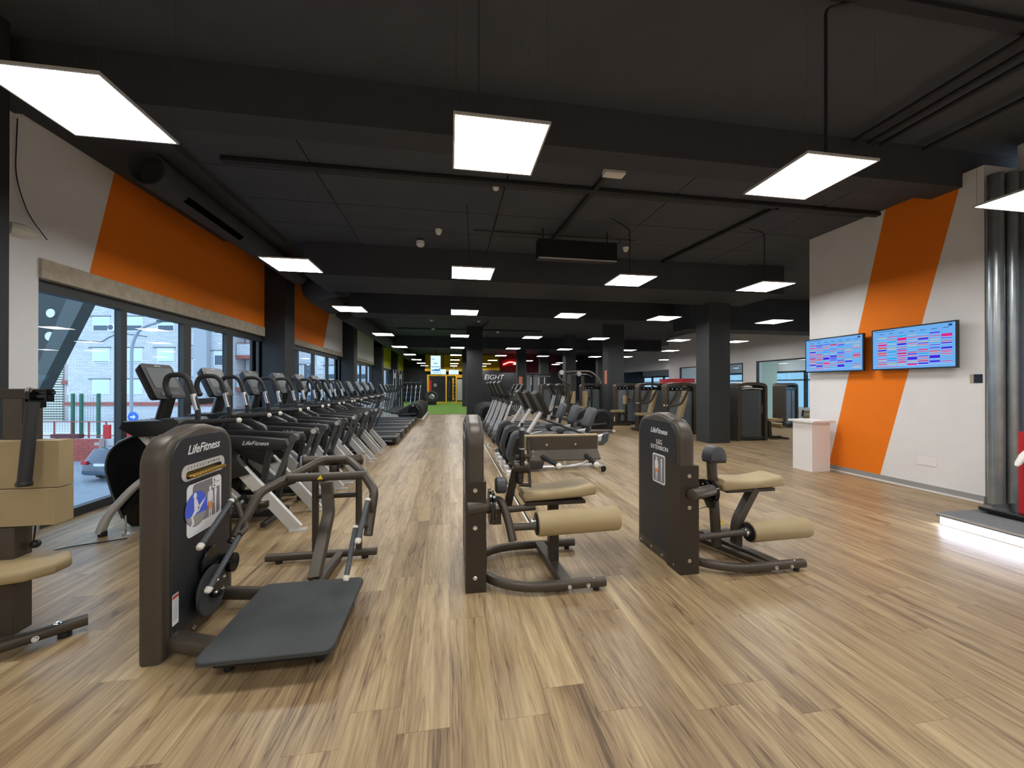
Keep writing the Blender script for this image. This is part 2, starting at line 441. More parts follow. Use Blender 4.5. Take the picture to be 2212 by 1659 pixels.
wallbox('wall_left', 9.5, 10.1, 0, 4.3, PILL, -4.2); wallbox('wall_left', 15.9, 16.4, 0, 4.3, PILL, -4.2)
wallbox('wall_left', 33, 36, 0, 2.8, PILL, -4.2)

def window(n, y0, y1, z0, z1, mull, transom=None):
    w = bpy.data.objects.new('window_%d' % n, None); COL.objects.link(w); w['kind'] = 'structure'
    w.location = (-4.3, (y0+y1)/2, z0); ORG[w.name] = Vector(w.location)
    xf0, xf1 = -4.30, -4.25
    f = B()
    f.box(xf0, xf1+0.04, y0, y1, z1-0.12, z1, 0.006, 1).box(xf0, xf1+0.04, y0, y1, z0, z0+0.1, 0.006, 1)
    f.box(xf0, xf1, y0, y0+0.05, z0, z1).box(xf0, xf1, y1-0.05, y1, z0, z1)
    obj('window_frame', f, FRAME, w, smooth=False)
    mull = [(m, m+0.11) if isinstance(m, (int, float)) else m for m in mull]
    for (m0, m1) in mull:
        obj('mullion', B().box(xf0, xf1+0.03, m0, m1, z0+0.1, z1-0.12, 0.006, 1), FRAME, w, smooth=False)
    ea = [y0+0.05]+[m[1] for m in mull]; eb = [m[0] for m in mull]+[y1-0.05]
    for a, b in zip(ea, eb):
        obj('pane', B().box(-4.285, -4.277, a, b, z0+0.1, z1-0.12), GLASS, w, smooth=False)
    if transom:
        for (a, b, z) in transom:
            obj('transom', B().box(xf0, xf1+0.03, a, b, z-0.05, z+0.05, 0.005, 1), FRAME, w, smooth=False)
    return w
window(1, 4.65, 9.5, 0.0, 2.6, [(5.75, 5.84), (6.94, 7.12), (8.15, 8.36)], [(7.12, 8.15, 1.22)])
window(2, 10.1, 15.9, 0.0, 2.6, [11.6, 12.9, 14.3])
window(3, 16.4, 22.2, 0.0, 2.6, [18.0, 19.4, 20.8])
window(4, 22.7, 28.5, 0.0, 2.6, [24.2, 25.8, 27.2])
window(5, 29.0, 33.0, 0.0, 2.6, [30.3, 31.7])
struct('baseboard_left', B().box(-4.15, -4.135, 3.93, 4.65, 0, 0.09), GREYB, (-4.14, 4.3, 0))

# right block with the orange stripe
def rfield(cut0, cut1, m, nm='wall_right'):
    (a0, a1), (b0, b1) = cut0, cut1
    struct(nm, B().prism([(a0, 0), (b0, 0), (b1, 4.3), (a1, 4.3)], 'x', 6.7, 7.3), m, (7, (a0+b0)/2, 0))
rfield((3.87, 3.87), (5.10, 4.07), WHITEW); rfield((5.10, 4.07), (5.93, 4.98), ORANGE); rfield((5.93, 4.98), (6.28, 6.28), WHITEW)
bsb = B().box(6.685, 6.7, 3.87, 6.28, 0, 0.09)
struct('baseboard_right', bsb, GREYB, (6.69, 5, 0))
struct('baseboard_right', B().box(6.665, 6.69, 3.87, 6.27, 0.0, 0.018), WHITEP, (6.68, 5, 0))
struct('wall_right', B().box(7.1, 7.6, -9.0, 3.2, 0, 4.6), WHITEW, (7.3, 1, 0))
struct('wall_right', B().box(7.06, 7.1, 2.3, 3.02, 0, 1.65), ORANGE, (7.1, 2.7, 0))
struct('wall_right', B().box(7.25, 7.6, 3.2, 3.87, 0, 4.6), WHITEW, (7.4, 3.5, 0))
struct('wall_back', B().box(-4.45, 7.6, -9.3, -9.0, 0, 4.6), WHITEW, (1.5, -9.1, 0))
# far right wall with studio windows
def rw(y0, y1, z0, z1, x=12.8): struct('wall_right', B().box(x, x+0.25, y0, y1, z0, z1), WHITEW, (x, (y0+y1)/2, z0))
for (y0, y1, z0, z1) in ((6.3, 7.6, 0, 4.3), (7.6, 14.44, 2.51, 4.3), (7.6, 14.44, 0, 0.1), (14.44, 15.2, 0, 4.3), (15.2, 19.95, 2.49, 4.3), (15.2, 19.95, 0, 0.9), (19.95, 21.06, 0, 4.3)):
    rw(y0, y1, z0, z1)
struct('wall_right', B().box(7.3, 13.05, 6.05, 6.3, 0, 4.3), WHITEW, (10, 6.2, 0))
rw(21.3, 36, 2.6, 4.3, 15.0); rw(21.3, 24, 0, 2.6, 15.0)
struct('wall_right', B().box(13.05, 15.0, 21.0, 21.3, 0, 4.3), WHITEW, (14, 21.2, 0))
def rwin(n, y0, y1, z0, z1, divs, x=12.85):
    w = bpy.data.objects.new('window_%d' % n, None); COL.objects.link(w); w['kind'] = 'structure'; w.location = (x, (y0+y1)/2, z0); ORG[w.name] = Vector(w.location)
    f = B(); t = 0.05
    f.box(x-0.06, x+0.04, y0, y1, z1-t, z1).box(x-0.06, x+0.04, y0, y0+t, z0, z1).box(x-0.06, x+0.04, y1-t, y1, z0, z1)
    obj('window_frame', f, BLACK, w, smooth=False)
    e = [y0+t]+divs+[y1-t]
    for k in range(len(e)-1): obj('pane', B().box(x-0.01, x, e[k]+0.006, e[k+1]-0.006, z0, z1-t), GLASS, w, smooth=False)
    return w
rwin(6, 7.6, 14.44, 0.1, 2.51, [9.4, 11.2, 12.8]); rwin(7, 15.2, 19.95, 0.9, 2.49, [16.8, 18.4])
# studio behind the glass
struct('floor', B().box(13.05, 19, 6, 36, -0.15, 0), OAK, (16, 15, 0))
struct('ceiling', B().box(13.05, 19, 6, 21.1, 3.2, 3.3), WHITEW, (16, 13, 3.2))
struct('ceiling', B().box(13.2, 19.2, 21.1, 36, 4.28, 4.43), CEIL, (16, 28, 4.3))
struct('wall_right', B().box(19, 19.2, 6, 36, 2.3, 4.3), WHITEW, (19, 20, 3)); struct('wall_right', B().box(19, 19.2, 6, 36, 0, 0.3), WHITEW, (19, 20, 0))
struct('wall_right', B().box(13.05, 13.95, 14.6, 14.8, 0, 3.2), mat('pale_green_wall', srgb(205, 218, 200), 0.8), (16, 14.7, 0))
w8 = bpy.data.objects.new('window_8', None); COL.objects.link(w8); w8['kind'] = 'structure'; w8.location = (19, 14, 0.3); ORG[w8.name] = Vector(w8.location)
f = B()
for y in range(6, 36, 2): f.box(18.95, 19.1, y, y+0.12, 0.3, 2.3)
f.box(18.95, 19.1, 6, 36, 2.2, 2.3).box(18.95, 19.1, 6, 36, 1.75, 1.82)
obj('window_frame', f, FRAME, w8, smooth=False); obj('pane', B().box(19.03, 19.04, 6, 36, 0.3, 2.2), GLASSR, w8, smooth=False)
struct('wall_front', B().box(-4.45, 19.2, 35.9, 36.2, 0, 4.4), mat('black_wall_paint', srgb(44, 46, 50), 0.8), (5, 36, 0))
struct('trim_20', B().box(-2.2, 5.2, 35.4, 35.9, 2.95, 4.25), YELW, (0, 35.7, 3.5))
struct('trim_21', B().box(-2.2, 5.2, 35.1, 35.9, 2.75, 2.95), YELW, (0, 35.6, 2.8))
struct('wall_front', B().box(1.7, 6.2, 34.6, 34.9, 0, 2.85), mat('black_wall_paint', srgb(44, 46, 50), 0.8), (4, 34.7, 0))

# free columns
def column(x0, x1, y0, y1, z=4.3, m=PILL):
    return struct('trim_%d' % (30+column.n), B().box(x0, x1, y0, y1, 0, z, 0.008, 1), m, ((x0+x1)/2, (y0+y1)/2, 0))
column.n = 0
for c in ((6.58, 7.18, 8.97, 9.5), (6.26, 6.92, 14.6, 15.2), (6.3, 6.9, 20.5, 21.1), (6.3, 6.9, 26.5, 27.1), (0.78, 1.5, 18.0, 18.5), (0.85, 1.5, 27.0, 27.5), (6.98, 7.45, 15.7, 16.1), (4.3, 4.9, 24.5, 25.1), (9.6, 10.2, 24, 24.5)):
    column.n += 1; column(*c, m=(PILL if c[0] > 2 else mat('black_pillar_paint')))
# salmon notices on the columns
tag(obj('notice_card', B().box(6.245, 6.259, 14.75, 14.95, 1.55, 2.1), SALMON, None, (6.25, 14.85, 1.8)), 'salmon coloured notice card fixed on the charcoal column', 'notice')
tag(obj('notice_card', B().box(4.40, 4.62, 24.485, 24.499, 1.55, 2.05), SALMON, None, (4.5, 24.49, 1.8)), 'small salmon notice card on a column further down the hall', 'notice')
# ================================================================ CEILING LIGHTS
pg = 'square LED panels hung under the dark ceiling'
lt = thing('ceiling_light', 'x', 'light', (0, 0, 3.18), group=pg)
obj('light_housing', B().box(-0.31, 0.31, -0.31, 0.31, 3.182, 3.189, 0.001, 1), SILVER, lt, smooth=False)
fb = B()
for (a, b, c, d) in ((-0.31, 0.31, -0.31, -0.298), (-0.31, 0.31, 0.298, 0.31), (-0.31, -0.298, -0.298, 0.298), (0.298, 0.31, -0.298, 0.298)): fb.box(a, b, c, d, 3.172, 3.182)
obj('light_frame', fb, SILVER, lt, smooth=False)
obj('diffuser', B().box(-0.298, 0.298, -0.298, 0.298, 3.174, 3.181), LED, lt, smooth=False)
for sx in (-1, 1):
    for sy in (-1, 1): obj('suspension_wire', B().cyl((sx*0.29, sy*0.29, 3.188), (sx*0.29, sy*0.29, 4.24), 0.0011, 4), DGREY, lt)
rows = {0: [2.70, 5.80, 8.95, 13.25, 17.4, 21.7, 26.0, 30.2, 34.0]}
XS = [(-2.17, 'over the window side machines'), (0.33, 'over the open aisle'), (2.85, 'over the right hand cardio row'), (5.30, 'in the fourth row from the windows'), (8.45, 'in the row nearest the right hand wall')]
used = False
def place_light(x, y, label, group=pg):
    global used
    if not used: used = True; lt.location = (x, y, 3.18); lt['label'] = label; return
    dup(lt, (x, y, 3.18), 0, label)
for c, (x, d) in enumerate(XS):
    for r, y in enumerate(rows[0]):
        if c == 3 and r == 0: x2 = 5.17; y2 = 2.58
        else: x2, y2 = x, y
        if c == 4 and r < 2: continue
        if c == 4: x2 = 8.45
        place_light(x2, y2, 'glowing square ceiling panel, %s from the viewer %s' % (ORD[r] if (c < 4) else ORD[r-2], d))
# the same grid goes on behind the viewer
for x, cw in ((-2.17, 'window side'), (0.33, 'aisle'), (2.85, 'right of the aisle'), (5.3, 'right hand side')):
    for r, y in enumerate((-0.6, -3.8, -7.0)):
        dup(lt, (x, y, 3.18), 0, 'glowing square ceiling panel behind the viewer, %s row, %s' % (ORD[r], cw), 'panels behind the viewer')
# a further row over the machines by the glass rooms
for r, (x, y) in enumerate([(10.9, 13.3), (10.6, 17.3), (10.3, 21.5), (8.2, 28.0), (11.2, 26.0), (11.0, 9.3), (14.0, 23.5)]):  # last two panels are added to brighten the white walls at the right
    place_light(x, y, 'glowing ceiling panel in front of the glazed rooms, %s nearest' % ORD[r])
# unseen panels added to light the studio behind the glass
for k, (x, y) in enumerate([(15.5, 9), (15.5, 12), (15.8, 17), (17.5, 14), (17.5, 19)]):
    dup(lt, (x, y, 3.19), 0, 'unseen ceiling panel added to light the glazed room, %s nearest' % ORD[k], 'panels added to light the glazed rooms')

# ================================================================ DUCTS, CABLE RUNS, DETECTORS
d = thing('air_duct', 'long dark round air duct along the window wall with an open end and a slot', 'duct', (-3.45, 5.0, 4.0))
db = B(); N = 24
for (y0, y1, r0) in ((5.0, 9.45, 0.19),):
    db.lathe((-3.42, y0, 3.98), (-3.42, y1, 3.98), [(0.4, 0.17), (0.0, 0.172), (0.0, 0.19), (-1e-9, 0.19)], N)
obj('duct_pipe', db, CEILD, d)
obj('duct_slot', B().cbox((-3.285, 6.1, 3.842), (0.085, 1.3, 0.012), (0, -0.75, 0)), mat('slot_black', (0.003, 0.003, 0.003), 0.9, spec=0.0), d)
obj('duct_collar', B().lathe((-3.42, 5.15, 3.98), (-3.42, 5.2, 3.98), [(0, 0.191), (0.01, 0.197), (0.04, 0.197), (-1e-9, 0.191)], N), CEILD, d)
d2 = thing('air_duct', 'wide dark duct continuing along the window wall behind the cross beam', 'duct', (-3.2, 9.3, 3.9))
obj('duct_pipe', B().tube([(-2.6, 9.6, 3.9), (-3.3, 9.95, 3.85), (-3.35, 11.8, 3.85)], 0.3, 20, 0.8), CEILD, d2)
obj('duct_pipe', B().tube([(-3.3, 12.8, 3.82), (-3.3, 15, 3.82), (-3.3, 34, 3.82)], 0.27, 20), CEILD, d2)
def conduit(pts, r, label, m=CEILD, w=None):
    b = B()
    if w: b.rect(pts, w, 0.05, 0.0)
    else: b.tube(pts, r, 8, 0.06)
    c = Vector(pts[0]); return tag(obj('cable_conduit', b, m, None, c), label, 'conduit')
DK = mat('black_conduit', srgb(34, 34, 38), 0.6)
conduit([(-2.7, 5.1, 4.2), (6.7, 5.1, 4.2)], 0.03, 'dark conduit crossing the ceiling just behind the first beam', DK, 0.09)
conduit([(-1.2, 2.55, 4.56), (5.0, 2.55, 4.56)], 0.03, 'dark cable tray crossing the near ceiling from left to right', DK, 0.10)
conduit([(-1.0, 0.8, 4.57), (1.35, 2.5, 4.57)], 0.02, 'dark conduit coming overhead to the near cable tray', DK)
conduit([(2.95, 2.62, 3.2), (2.95, 2.62, 4.5), (3.3, 2.55, 4.56)], 0.012, 'thin dark cable dropping to the near right light panel', DK)
conduit([(0.2, 2.72, 3.2), (0.2, 2.72, 4.45), (0.45, 2.6, 4.56)], 0.006, 'thin cable dropping to the middle near light panel', CEILD)
for k, x in enumerate((4.9, 5.12, 5.3, 5.95)):
    conduit([(x, 0.5, 4.5), (x, 4.0, 4.5)], 0.028, ['outer left', 'second', 'third', 'rightmost separate'][k]+' dark pipe running down the near right ceiling', DK)
conduit([(2.0, 4.6, 4.21), (1.85, 7.8, 4.21)], 0.02, 'dark cable tray running away behind the white emergency lamp', DK, 0.07)
conduit([(4.9, 5.1, 4.2), (4.6, 7.8, 4.2)], 0.02, 'dark cable tray running away over the right light panels', DK, 0.07)
conduit([(2.85, 5.8, 3.2), (2.85, 5.8, 4.0), (2.6, 5.9, 4.2)], 0.01, 'dark cable dropping to the panel beside the hanging black box', DK)
conduit([(5.3, 5.8, 3.2), (5.3, 5.8, 4.1), (5.1, 5.9, 4.2)], 0.01, 'dark cable dropping to the second row right panel', DK)
conduit([(0.3, 5.8, 3.2), (0.25, 5.8, 4.2)], 0.006, 'thin cable over the aisle panel of the second row', DK)
conduit([(0.4, 6.75, 4.21), (3.4, 6.75, 4.21)], 0.012, 'slim conduit linking the two round smoke detectors', DK)
conduit([(-0.65, 12.8, 4.21), (-0.9, 22.1, 4.21)], 0.02, 'dark cable run down the aisle ceiling beyond the second cross beam', DK, 0.05)
conduit([(1.9, 12.8, 4.21), (1.2, 22.1, 4.21)], 0.02, 'dark cable run right of the aisle beyond the second cross beam', DK, 0.05)
conduit([(-2.5, 18.9, 4.2), (4.6, 18.9, 4.2)], 0.02, 'dark cable tray crossing the ceiling before the far screen', DK, 0.06)
# hanging black box
hb = thing('hanging_box', 'long black rectangular box hung flat from the ceiling boards', 'air curtain', (2.2, 6.6, 3.85))
obj('box_body', B().box(1.49, 2.93, 6.45, 6.62, 3.69, 4.02, 0.012, 2), BLACK, hb)
obj('box_edge', B().box(1.5, 2.92, 6.44, 6.455, 3.685, 3.705), SILVER, hb)
obj('hanging_bracket', B().box(1.6, 1.615, 6.55, 6.57, 4.0, 4.25).box(2.78, 2.795, 6.55, 6.57, 4.0, 4.25), BLACK, hb)
em = thing('emergency_light', 'white rectangular emergency lamp under the ceiling behind the first beam', 'emergency light', (2.02, 4.6, 4.2))
obj('lamp_body', B().box(1.9, 2.16, 4.5, 4.62, 4.13, 4.2, 0.006, 2), WHITEP, em); obj('lamp_lens', B().box(1.92, 2.14, 4.51, 4.61, 4.122, 4.131), CREAM, em)
DET = thing('smoke_detector', 'small round white smoke detector above the aisle, left one of the conduit pair', 'detector', (-0.2, 6.9, 4.2))
obj('detector_base', B().lathe((-0.2, 6.9, 4.24), (-0.2, 6.9, 4.19), [(0, 0.06), (0.03, 0.058), (-1e-9, 0.05)], 16), WHITEP, DET)
obj('detector_head', B().lathe((-0.2, 6.9, 4.19), (-0.2, 6.9, 4.15), [(0, 0.045), (0.02, 0.042), (-1e-9, 0.02)], 16), WHITEP, DET)
dup(DET, (3.45, 7.2, 4.2), 0, 'small round white smoke detector right of the hanging black box')
BC = thing('ceiling_beacon', 'white cup shaped beacon on a black bracket above the window side', 'detector', (-0.55, 7.4, 4.2))
obj('beacon_bracket', B().box(-0.59, -0.51, 7.37, 7.43, 4.16, 4.28), BLACK, BC)
obj('beacon_cup', B().lathe((-0.55, 7.4, 4.2), (-0.55, 7.4, 4.1), [(0, 0.075), (0.07, 0.075), (-1e-9, 0.05)], 18), WHITEP, BC)
dup(BC, (2.85, 7.65, 4.16), 0, 'white cup shaped beacon under the right end of the hanging black box')
dup(BC, (0.62, 5.25, 4.24), 0, 'small white beacon by the conduit behind the middle near panel', scale=(0.6, 0.6, 0.6))
for k, (x, y) in enumerate([(-0.7, 13.6), (-0.75, 16.3), (-0.8, 18.8), (1.8, 13.6), (1.2, 16.2), (1.0, 18.6), (2.4, 19.5)]):
    dup(BC, (x, y, 4.25), 0, 'small ceiling beacon beyond the second cross beam, %s of those over the %s' % (ORD[k if k < 3 else k-3], 'aisle left side' if k < 3 else 'aisle right side'), 'small beacons down the hall')
# ================================================================ FOREGROUND MACHINES
# weight tower: a flat arch shaped shell seen from its side; face along y, thickness along x
def tower(t, x0, x1, y0, y1, top, face, side_inset=0.0, bracket=None):
    w = y1-y0; yc = (y0+y1)/2
    R = 0.17; pts = [(y0, 0.0), (y1, 0.0)]
    for k in range(9):
        a = math.radians(90*k/8); pts.append((y1-R+R*math.cos(a), top-0.035-R+R*math.sin(a)))
    for k in range(1, 6):
        f = k/6; pts.append((y1-R-(w-2*R)*f, top-0.035+0.035*math.sin(PI*f)))
    for k in range(9):
        a = math.radians(90+90*k/8); pts.append((y0+R+R*math.cos(a), top-0.035-R+R*math.sin(a)))
    # hollow shell: outer arch + inner panel
    obj('tower_shell', B().prism(pts, 'x', x0, x1, 0.03, 3), BRONZE, t)
    s = -1 if face < 0 else 1
    xf = x0 if s < 0 else x1
    ins = 0.055; q = [(y0+ins, 0.09), (y1-ins, 0.09)]
    r = 0.13
    for k in range(9):
        a = math.radians(90*k/8); q.append((y1-ins-r+r*math.cos(a), top-ins-r+r*math.sin(a)-0.01))
    for k in range(9):
        a = math.radians(90+90*k/8); q.append((y0+ins+r+r*math.cos(a), top-ins-r+r*math.sin(a)-0.01))
    obj('tower_panel', B().prism(q, 'x', xf-s*0.01, xf+s*0.006, 0.004, 1), PANEL, t)
    fb = B()
    for k in range(4):
        fb.bolt((xf, y0+0.08+k*(w-0.16)/3, 0.045), (s, 0, 0.2), 0.011)
    obj('bolt', fb, CHROME, t)
def logo(t, x, yc, z, s, size=0.065, ydir=None):
    # lettering on a face whose normal is (s,0,0)
    text('LifeFitness', size, (x, yc, z), (0, s, 0), (0, 0, 1), WHITEL, t, 'lettering', 0.35, off=0.0006)
def figure(b, yc, z0, h, s, side=False):
    # small printed figure: head, torso, legs, arms  (y,z polygons)
    pass
def fig_polys(cx, z0, h, side=False):
    W_ = h*0.24 if not side else h*0.12
    P = []
    P.append([(cx+math.cos(a*PI/5)*h*0.055, z0+h*0.93+math.sin(a*PI/5)*h*0.07) for a in range(10)])
    P.append([(cx-W_*0.5, z0+h*0.82), (cx-W_*0.28, z0+h*0.5), (cx+W_*0.28, z0+h*0.5), (cx+W_*0.5, z0+h*0.82), (cx+W_*0.15, z0+h*0.87), (cx-W_*0.15, z0+h*0.87)])
    if not side:
        P.append([(cx-W_*0.5, z0+h*0.82), (cx-W_*0.62, z0+h*0.45), (cx-W_*0.48, z0+h*0.45), (cx-W_*0.36, z0+h*0.75)])
        P.append([(cx+W_*0.5, z0+h*0.82), (cx+W_*0.62, z0+h*0.45), (cx+W_*0.48, z0+h*0.45), (cx+W_*0.36, z0+h*0.75)])
        for g in (-1, 1): P.append([(cx+g*W_*0.3, z0+h*0.5), (cx+g*W_*0.03, z0+h*0.5), (cx+g*W_*0.12, z0), (cx+g*W_*0.26, z0)])
    else:
        P.append([(cx-W_*0.3, z0+h*0.5), (cx+W_*0.3, z0+h*0.5), (cx+W_*0.25, z0), (cx-W_*0.1, z0)])
    return P
def plate(t, polys, x, s, th, m, name):
    b = B()
    for p in polys:
        b.prism([(y, z) for (y, z) in p], 'x', x, x+s*th)
    return obj(name, b, m, t, smooth=False)
def placard_plain(t, x, yc, zc, w, h, s):
    p = plate(t, [rrect(w, h, 0.02, yc, zc)], x, s, 0.002, LABELW, 'placard')
    plate(p, [rrect(w*0.88, h*0.9, 0.015, yc, zc)], x+s*0.002, s, 0.0004, mat('placard_grey', srgb(120, 118, 122), 0.5), 'placard_field')
    plate(p, fig_polys(yc-s*w*0.17, zc-h*0.42, h*0.82), x+s*0.0024, s, 0.0004, LABELW, 'printed_figure')
    plate(p, fig_polys(yc+s*w*0.22, zc-h*0.42, h*0.8, True), x+s*0.0024, s, 0.0004, LABELW, 'printed_figure')
    plate(p, [rrect(w*0.2, h*0.12, 0.006, yc-s*w*0.17, zc-h*0.08)], x+s*0.0028, s, 0.0003, mat('placard_orange', srgb(225, 140, 60), 0.5), 'muscle_mark')
    return p

# ---------- leg extension (right)
t = thing('leg_extension_machine', 'bronze leg extension machine lettered LEG EXTENSION with tan seat and roller, nearest the right wall', 'gym machine', (2.1, 3.1, 0))
tower(t, 1.80, 1.93, 2.80, 3.50, 1.26, -1)
text('LifeFitness', 0.064, (1.793, 3.11, 1.10), (0, -1, 0), (0, 0, 1), WHITEL, t, 'lettering', 0.35, off=0.0006)
text('LEG', 0.056, (1.793, 3.10, 1.005), (0, -1, 0), (0, 0, 1), WHITEL, t); text('EXTENSION', 0.052, (1.793, 3.10, 0.955), (0, -1, 0), (0, 0, 1), WHITEL, t)
placard_plain(t, 1.7935, 3.105, 0.775, 0.2, 0.25, -1)
br = B().box(1.792, 1.955, 2.79, 2.98, 0.0, 0.86, 0.004, 1)
obj('tower_bracket', br, BRONZED, t)
bb = B()
for z in (0.78, 0.53, 0.11): bb.bolt((1.87, 2.788, z), (0, -1, 0), 0.013)
obj('bolt', bb, CHROME, t)
obj('pivot_tube', B().cyl((1.86, 2.74, 0.645), (2.12, 2.86, 0.64), 0.045, 18, 0.006), BRONZE, t)
obj('pivot_tube', B().cyl((1.95, 3.05, 0.62), (2.30, 3.05, 0.62), 0.04, 16), BRONZE, t)
cm = [(3.1+0.16*math.cos(a)*1.0, 0.58+0.13*math.sin(a)) for a in [k*PI/8 for k in range(16)]]
obj('cam_plate', B().lathe((2.13, 3.0, 0.61), (2.16, 3.0, 0.61), [(0, 0.085), (-1e-9, 0.085)], 24).lathe((2.19, 3.0, 0.59), (2.23, 3.0, 0.59), [(0, 0.095), (-1e-9, 0.095)], 24).prism([(2.96, 0.62), (3.0, 0.44), (3.08, 0.42), (3.13, 0.48), (3.12, 0.56), (3.05, 0.66)], 'x', 2.235, 2.26, 0.003, 1), BLACKS, t)
cb = B()
for a in range(4): cb.bolt((2.12, 3.0+0.06*math.cos(a*PI/2+0.5), 0.61+0.06*math.sin(a*PI/2+0.5)), (-1, 0, 0), 0.009)
obj('bolt', cb, CHROME, t)
obj('cable', B().tube([(1.94, 3.05, 0.42), (2.1, 3.02, 0.43), (2.22, 3.0, 0.47)], 0.003, 5), BLACK, t)
obj('support_post', B().oval([(2.36, 3.12, 0.06), (2.33, 3.12, 0.5), (2.31, 3.12, 0.82)], 0.085, 0.055, 0.2), BRONZE, t)
ap = []
for k in range(13):
    a = PI*k/12; ap.append((2.335+0.078*math.cos(a), 0.85+0.11*math.sin(a)))
obj('counter_pad', B().prism([(2.257, 0.83)]+[(2.413, 0.83)]+ap, 'y', 3.05, 3.19, 0.012, 2), DGREY, t)
obj('pad_plate', B().box(2.262, 2.408, 3.06, 3.18, 0.812, 0.83), BRONZED, t)
# seat: thick front, waisted top
sp = [(2.42, 0.64), (2.45, 0.685), (2.6, 0.675), (2.8, 0.665), (2.95, 0.68), (3.08, 0.70), (3.11, 0.68), (3.11, 0.61), (2.95, 0.60), (2.6, 0.59), (2.44, 0.585)]
sp = [(2.35+(a-2.42)*0.91, b-0.018) for a, b in sp]
obj('seat', B().prism(sp, 'y', 3.03, 3.30, 0.025, 3), TAN, t)
obj('seat_plate', B().box(2.42, 2.9, 3.06, 3.27, 0.545, 0.57), BRONZED, t)
obj('seat_support', B().rect([(2.72, 3.1, 0.57), (2.54, 3.1, 0.27), (2.54, 3.1, 0.05)], 0.09, 0.06, 0.08), BRONZE, t)
obj('roller_arm', B().tube([(2.0, 2.98, 0.24), (2.05, 2.95, 0.22), (2.55, 2.98, 0.225)], 0.026, 14, 0.03).ball((2.03, 2.96, 0.23), 0.045), BRONZE, t)
def roller(t, x0, x1, y, z, r, m=TAN, tilt=0.0):
    obj('roller_pad', B().lathe((x0, y, z), (x1, y, z+tilt), [(0, r-0.012), (0.006, r-0.002), (0.02, r), (-0.02, r), (-0.006, r-0.004), (-1e-9, r-0.02)], 26), m, t)
    obj('roller_cap', B().lathe((x0-0.012, y, z), (x0+0.001, y, z), [(0, r*0.72), (0.006, r*0.9), (-1e-9, r*0.9)], 22), BLACK, t)
    obj('roller_collar', B().lathe((x0-0.045, y, z), (x0-0.01, y, z), [(0, 0.036), (0.015, 0.04), (-1e-9, 0.04)], 18), CHROME, t)
roller(t, 2.56, 3.14, 2.98, 0.225, 0.088, tilt=0.01)
def base_frame(t, x0, yn, yf, xe, xf, cross0, cross1, top=0.075):
    for (y, ym, xend) in ((yn, yn+0.22, xe), (yf, yf-0.16, xf)):
        b = B().oval([(x0, ym, 0.06), (x0+0.12, y+(ym-y)*0.35, 0.06), (x0+0.3, y, 0.055), (xend, y, 0.055)], 0.062, 0.062, 0.18)
        obj('base_tube', b, BRONZE, t)
        obj('rubber_foot', B().cyl((xend-0.07, y, 0.0), (xend-0.07, y, 0.03), 0.024, 12), BLACK, t)
        bb = B()
        for xx in (xend-0.28, xend-0.14) if y == yn else (xend-0.3,): bb.bolt((xx, y-0.031, 0.05), (0, -1, 0.2), 0.012)
        bb.bolt((xend-0.09, y, 0.084), (0, 0, 1), 0.012)
        obj('bolt', bb, CHROME, t)
    obj('cross_beam', B().rect([(cross0, yf, 0.06), (cross1, yn, 0.06)], 0.085, 0.05), BRONZE, t)
base_frame(t, 1.95, 2.72, 3.42, 2.84, 2.72, 2.45, 2.6)
obj('cross_beam', B().rect([(2.3, 3.4, 0.05), (2.52, 2.73, 0.05)], 0.05, 0.045), BRONZE, t)
plate(t, [], 0, 1, 0.001, YEL, 'w') if False else None
obj('warning_sticker', B().prism([(2.37, 0.27), (2.41, 0.27), (2.375, 0.315)], 'y', 3.075, 3.0765), YEL, t)

# ---------- seated leg curl (middle)
t = thing('leg_curl_machine', 'bronze seated leg curl machine with two tan pads, standing alone at mid floor', 'gym machine', (0.5, 3.1, 0))
tower(t, 0.12, 0.245, 2.80, 3.50, 1.26, -1)
text('LifeFitness', 0.064, (0.113, 3.11, 1.10), (0, -1, 0), (0, 0, 1), WHITEL, t, 'lettering', 0.35, off=0.0006)
placard_plain(t, 0.1135, 3.105, 0.775, 0.2, 0.25, -1)
obj('tower_bracket', B().box(0.112, 0.26, 2.788, 2.96, 0, 0.80, 0.004, 1), BRONZED, t)
bb = B()
for z in (0.74, 0.47, 0.11): bb.bolt((0.18, 2.786, z), (0, -1, 0), 0.013)
obj('bolt', bb, CHROME, t)
obj('pivot_tube', B().cyl((0.115, 2.80, 0.61), (0.30, 2.84, 0.61), 0.052, 20, 0.006), BRONZE, t)
obj('cam_plate', B().lathe((0.29, 2.9, 0.585), (0.305, 2.9, 0.585), [(0, 0.13), (-1e-9, 0.13)], 26).lathe((0.315, 2.9, 0.585), (0.33, 2.9, 0.585), [(0, 0.115), (-1e-9, 0.115)], 26).lathe((0.255, 3.0, 0.22), (0.27, 3.0, 0.22), [(0, 0.16), (-1e-9, 0.16)], 26), BLACKS, t)
bb = B()
for k in range(5): bb.bolt((0.33, 2.9+0.08*math.cos(k*1.25), 0.585+0.08*math.sin(k*1.25)), (1, 0, 0), 0.01)
obj('bolt', bb, CHROME, t)
def dpad(cx, z0, r, h):
    return [(cx-r, z0)]+[(cx+r, z0)]+[(cx+r*math.cos(PI*k/12), z0+h*0.35+h*0.65*math.sin(PI*k/12)) for k in range(13)]
obj('counter_pad', B().lathe((0.345, 2.95, 0.73), (0.43, 2.95, 0.73), [(0, 0.05), (0.012, 0.063), (-0.012, 0.063), (-1e-9, 0.05)], 20), DGREY, t)
obj('lever_arm', B().oval([(0.3, 2.95, 0.62), (0.38, 2.93, 0.63), (0.43, 2.86, 0.50), (0.455, 2.78, 0.36)], 0.062, 0.05, 0.07), BRONZE, t)
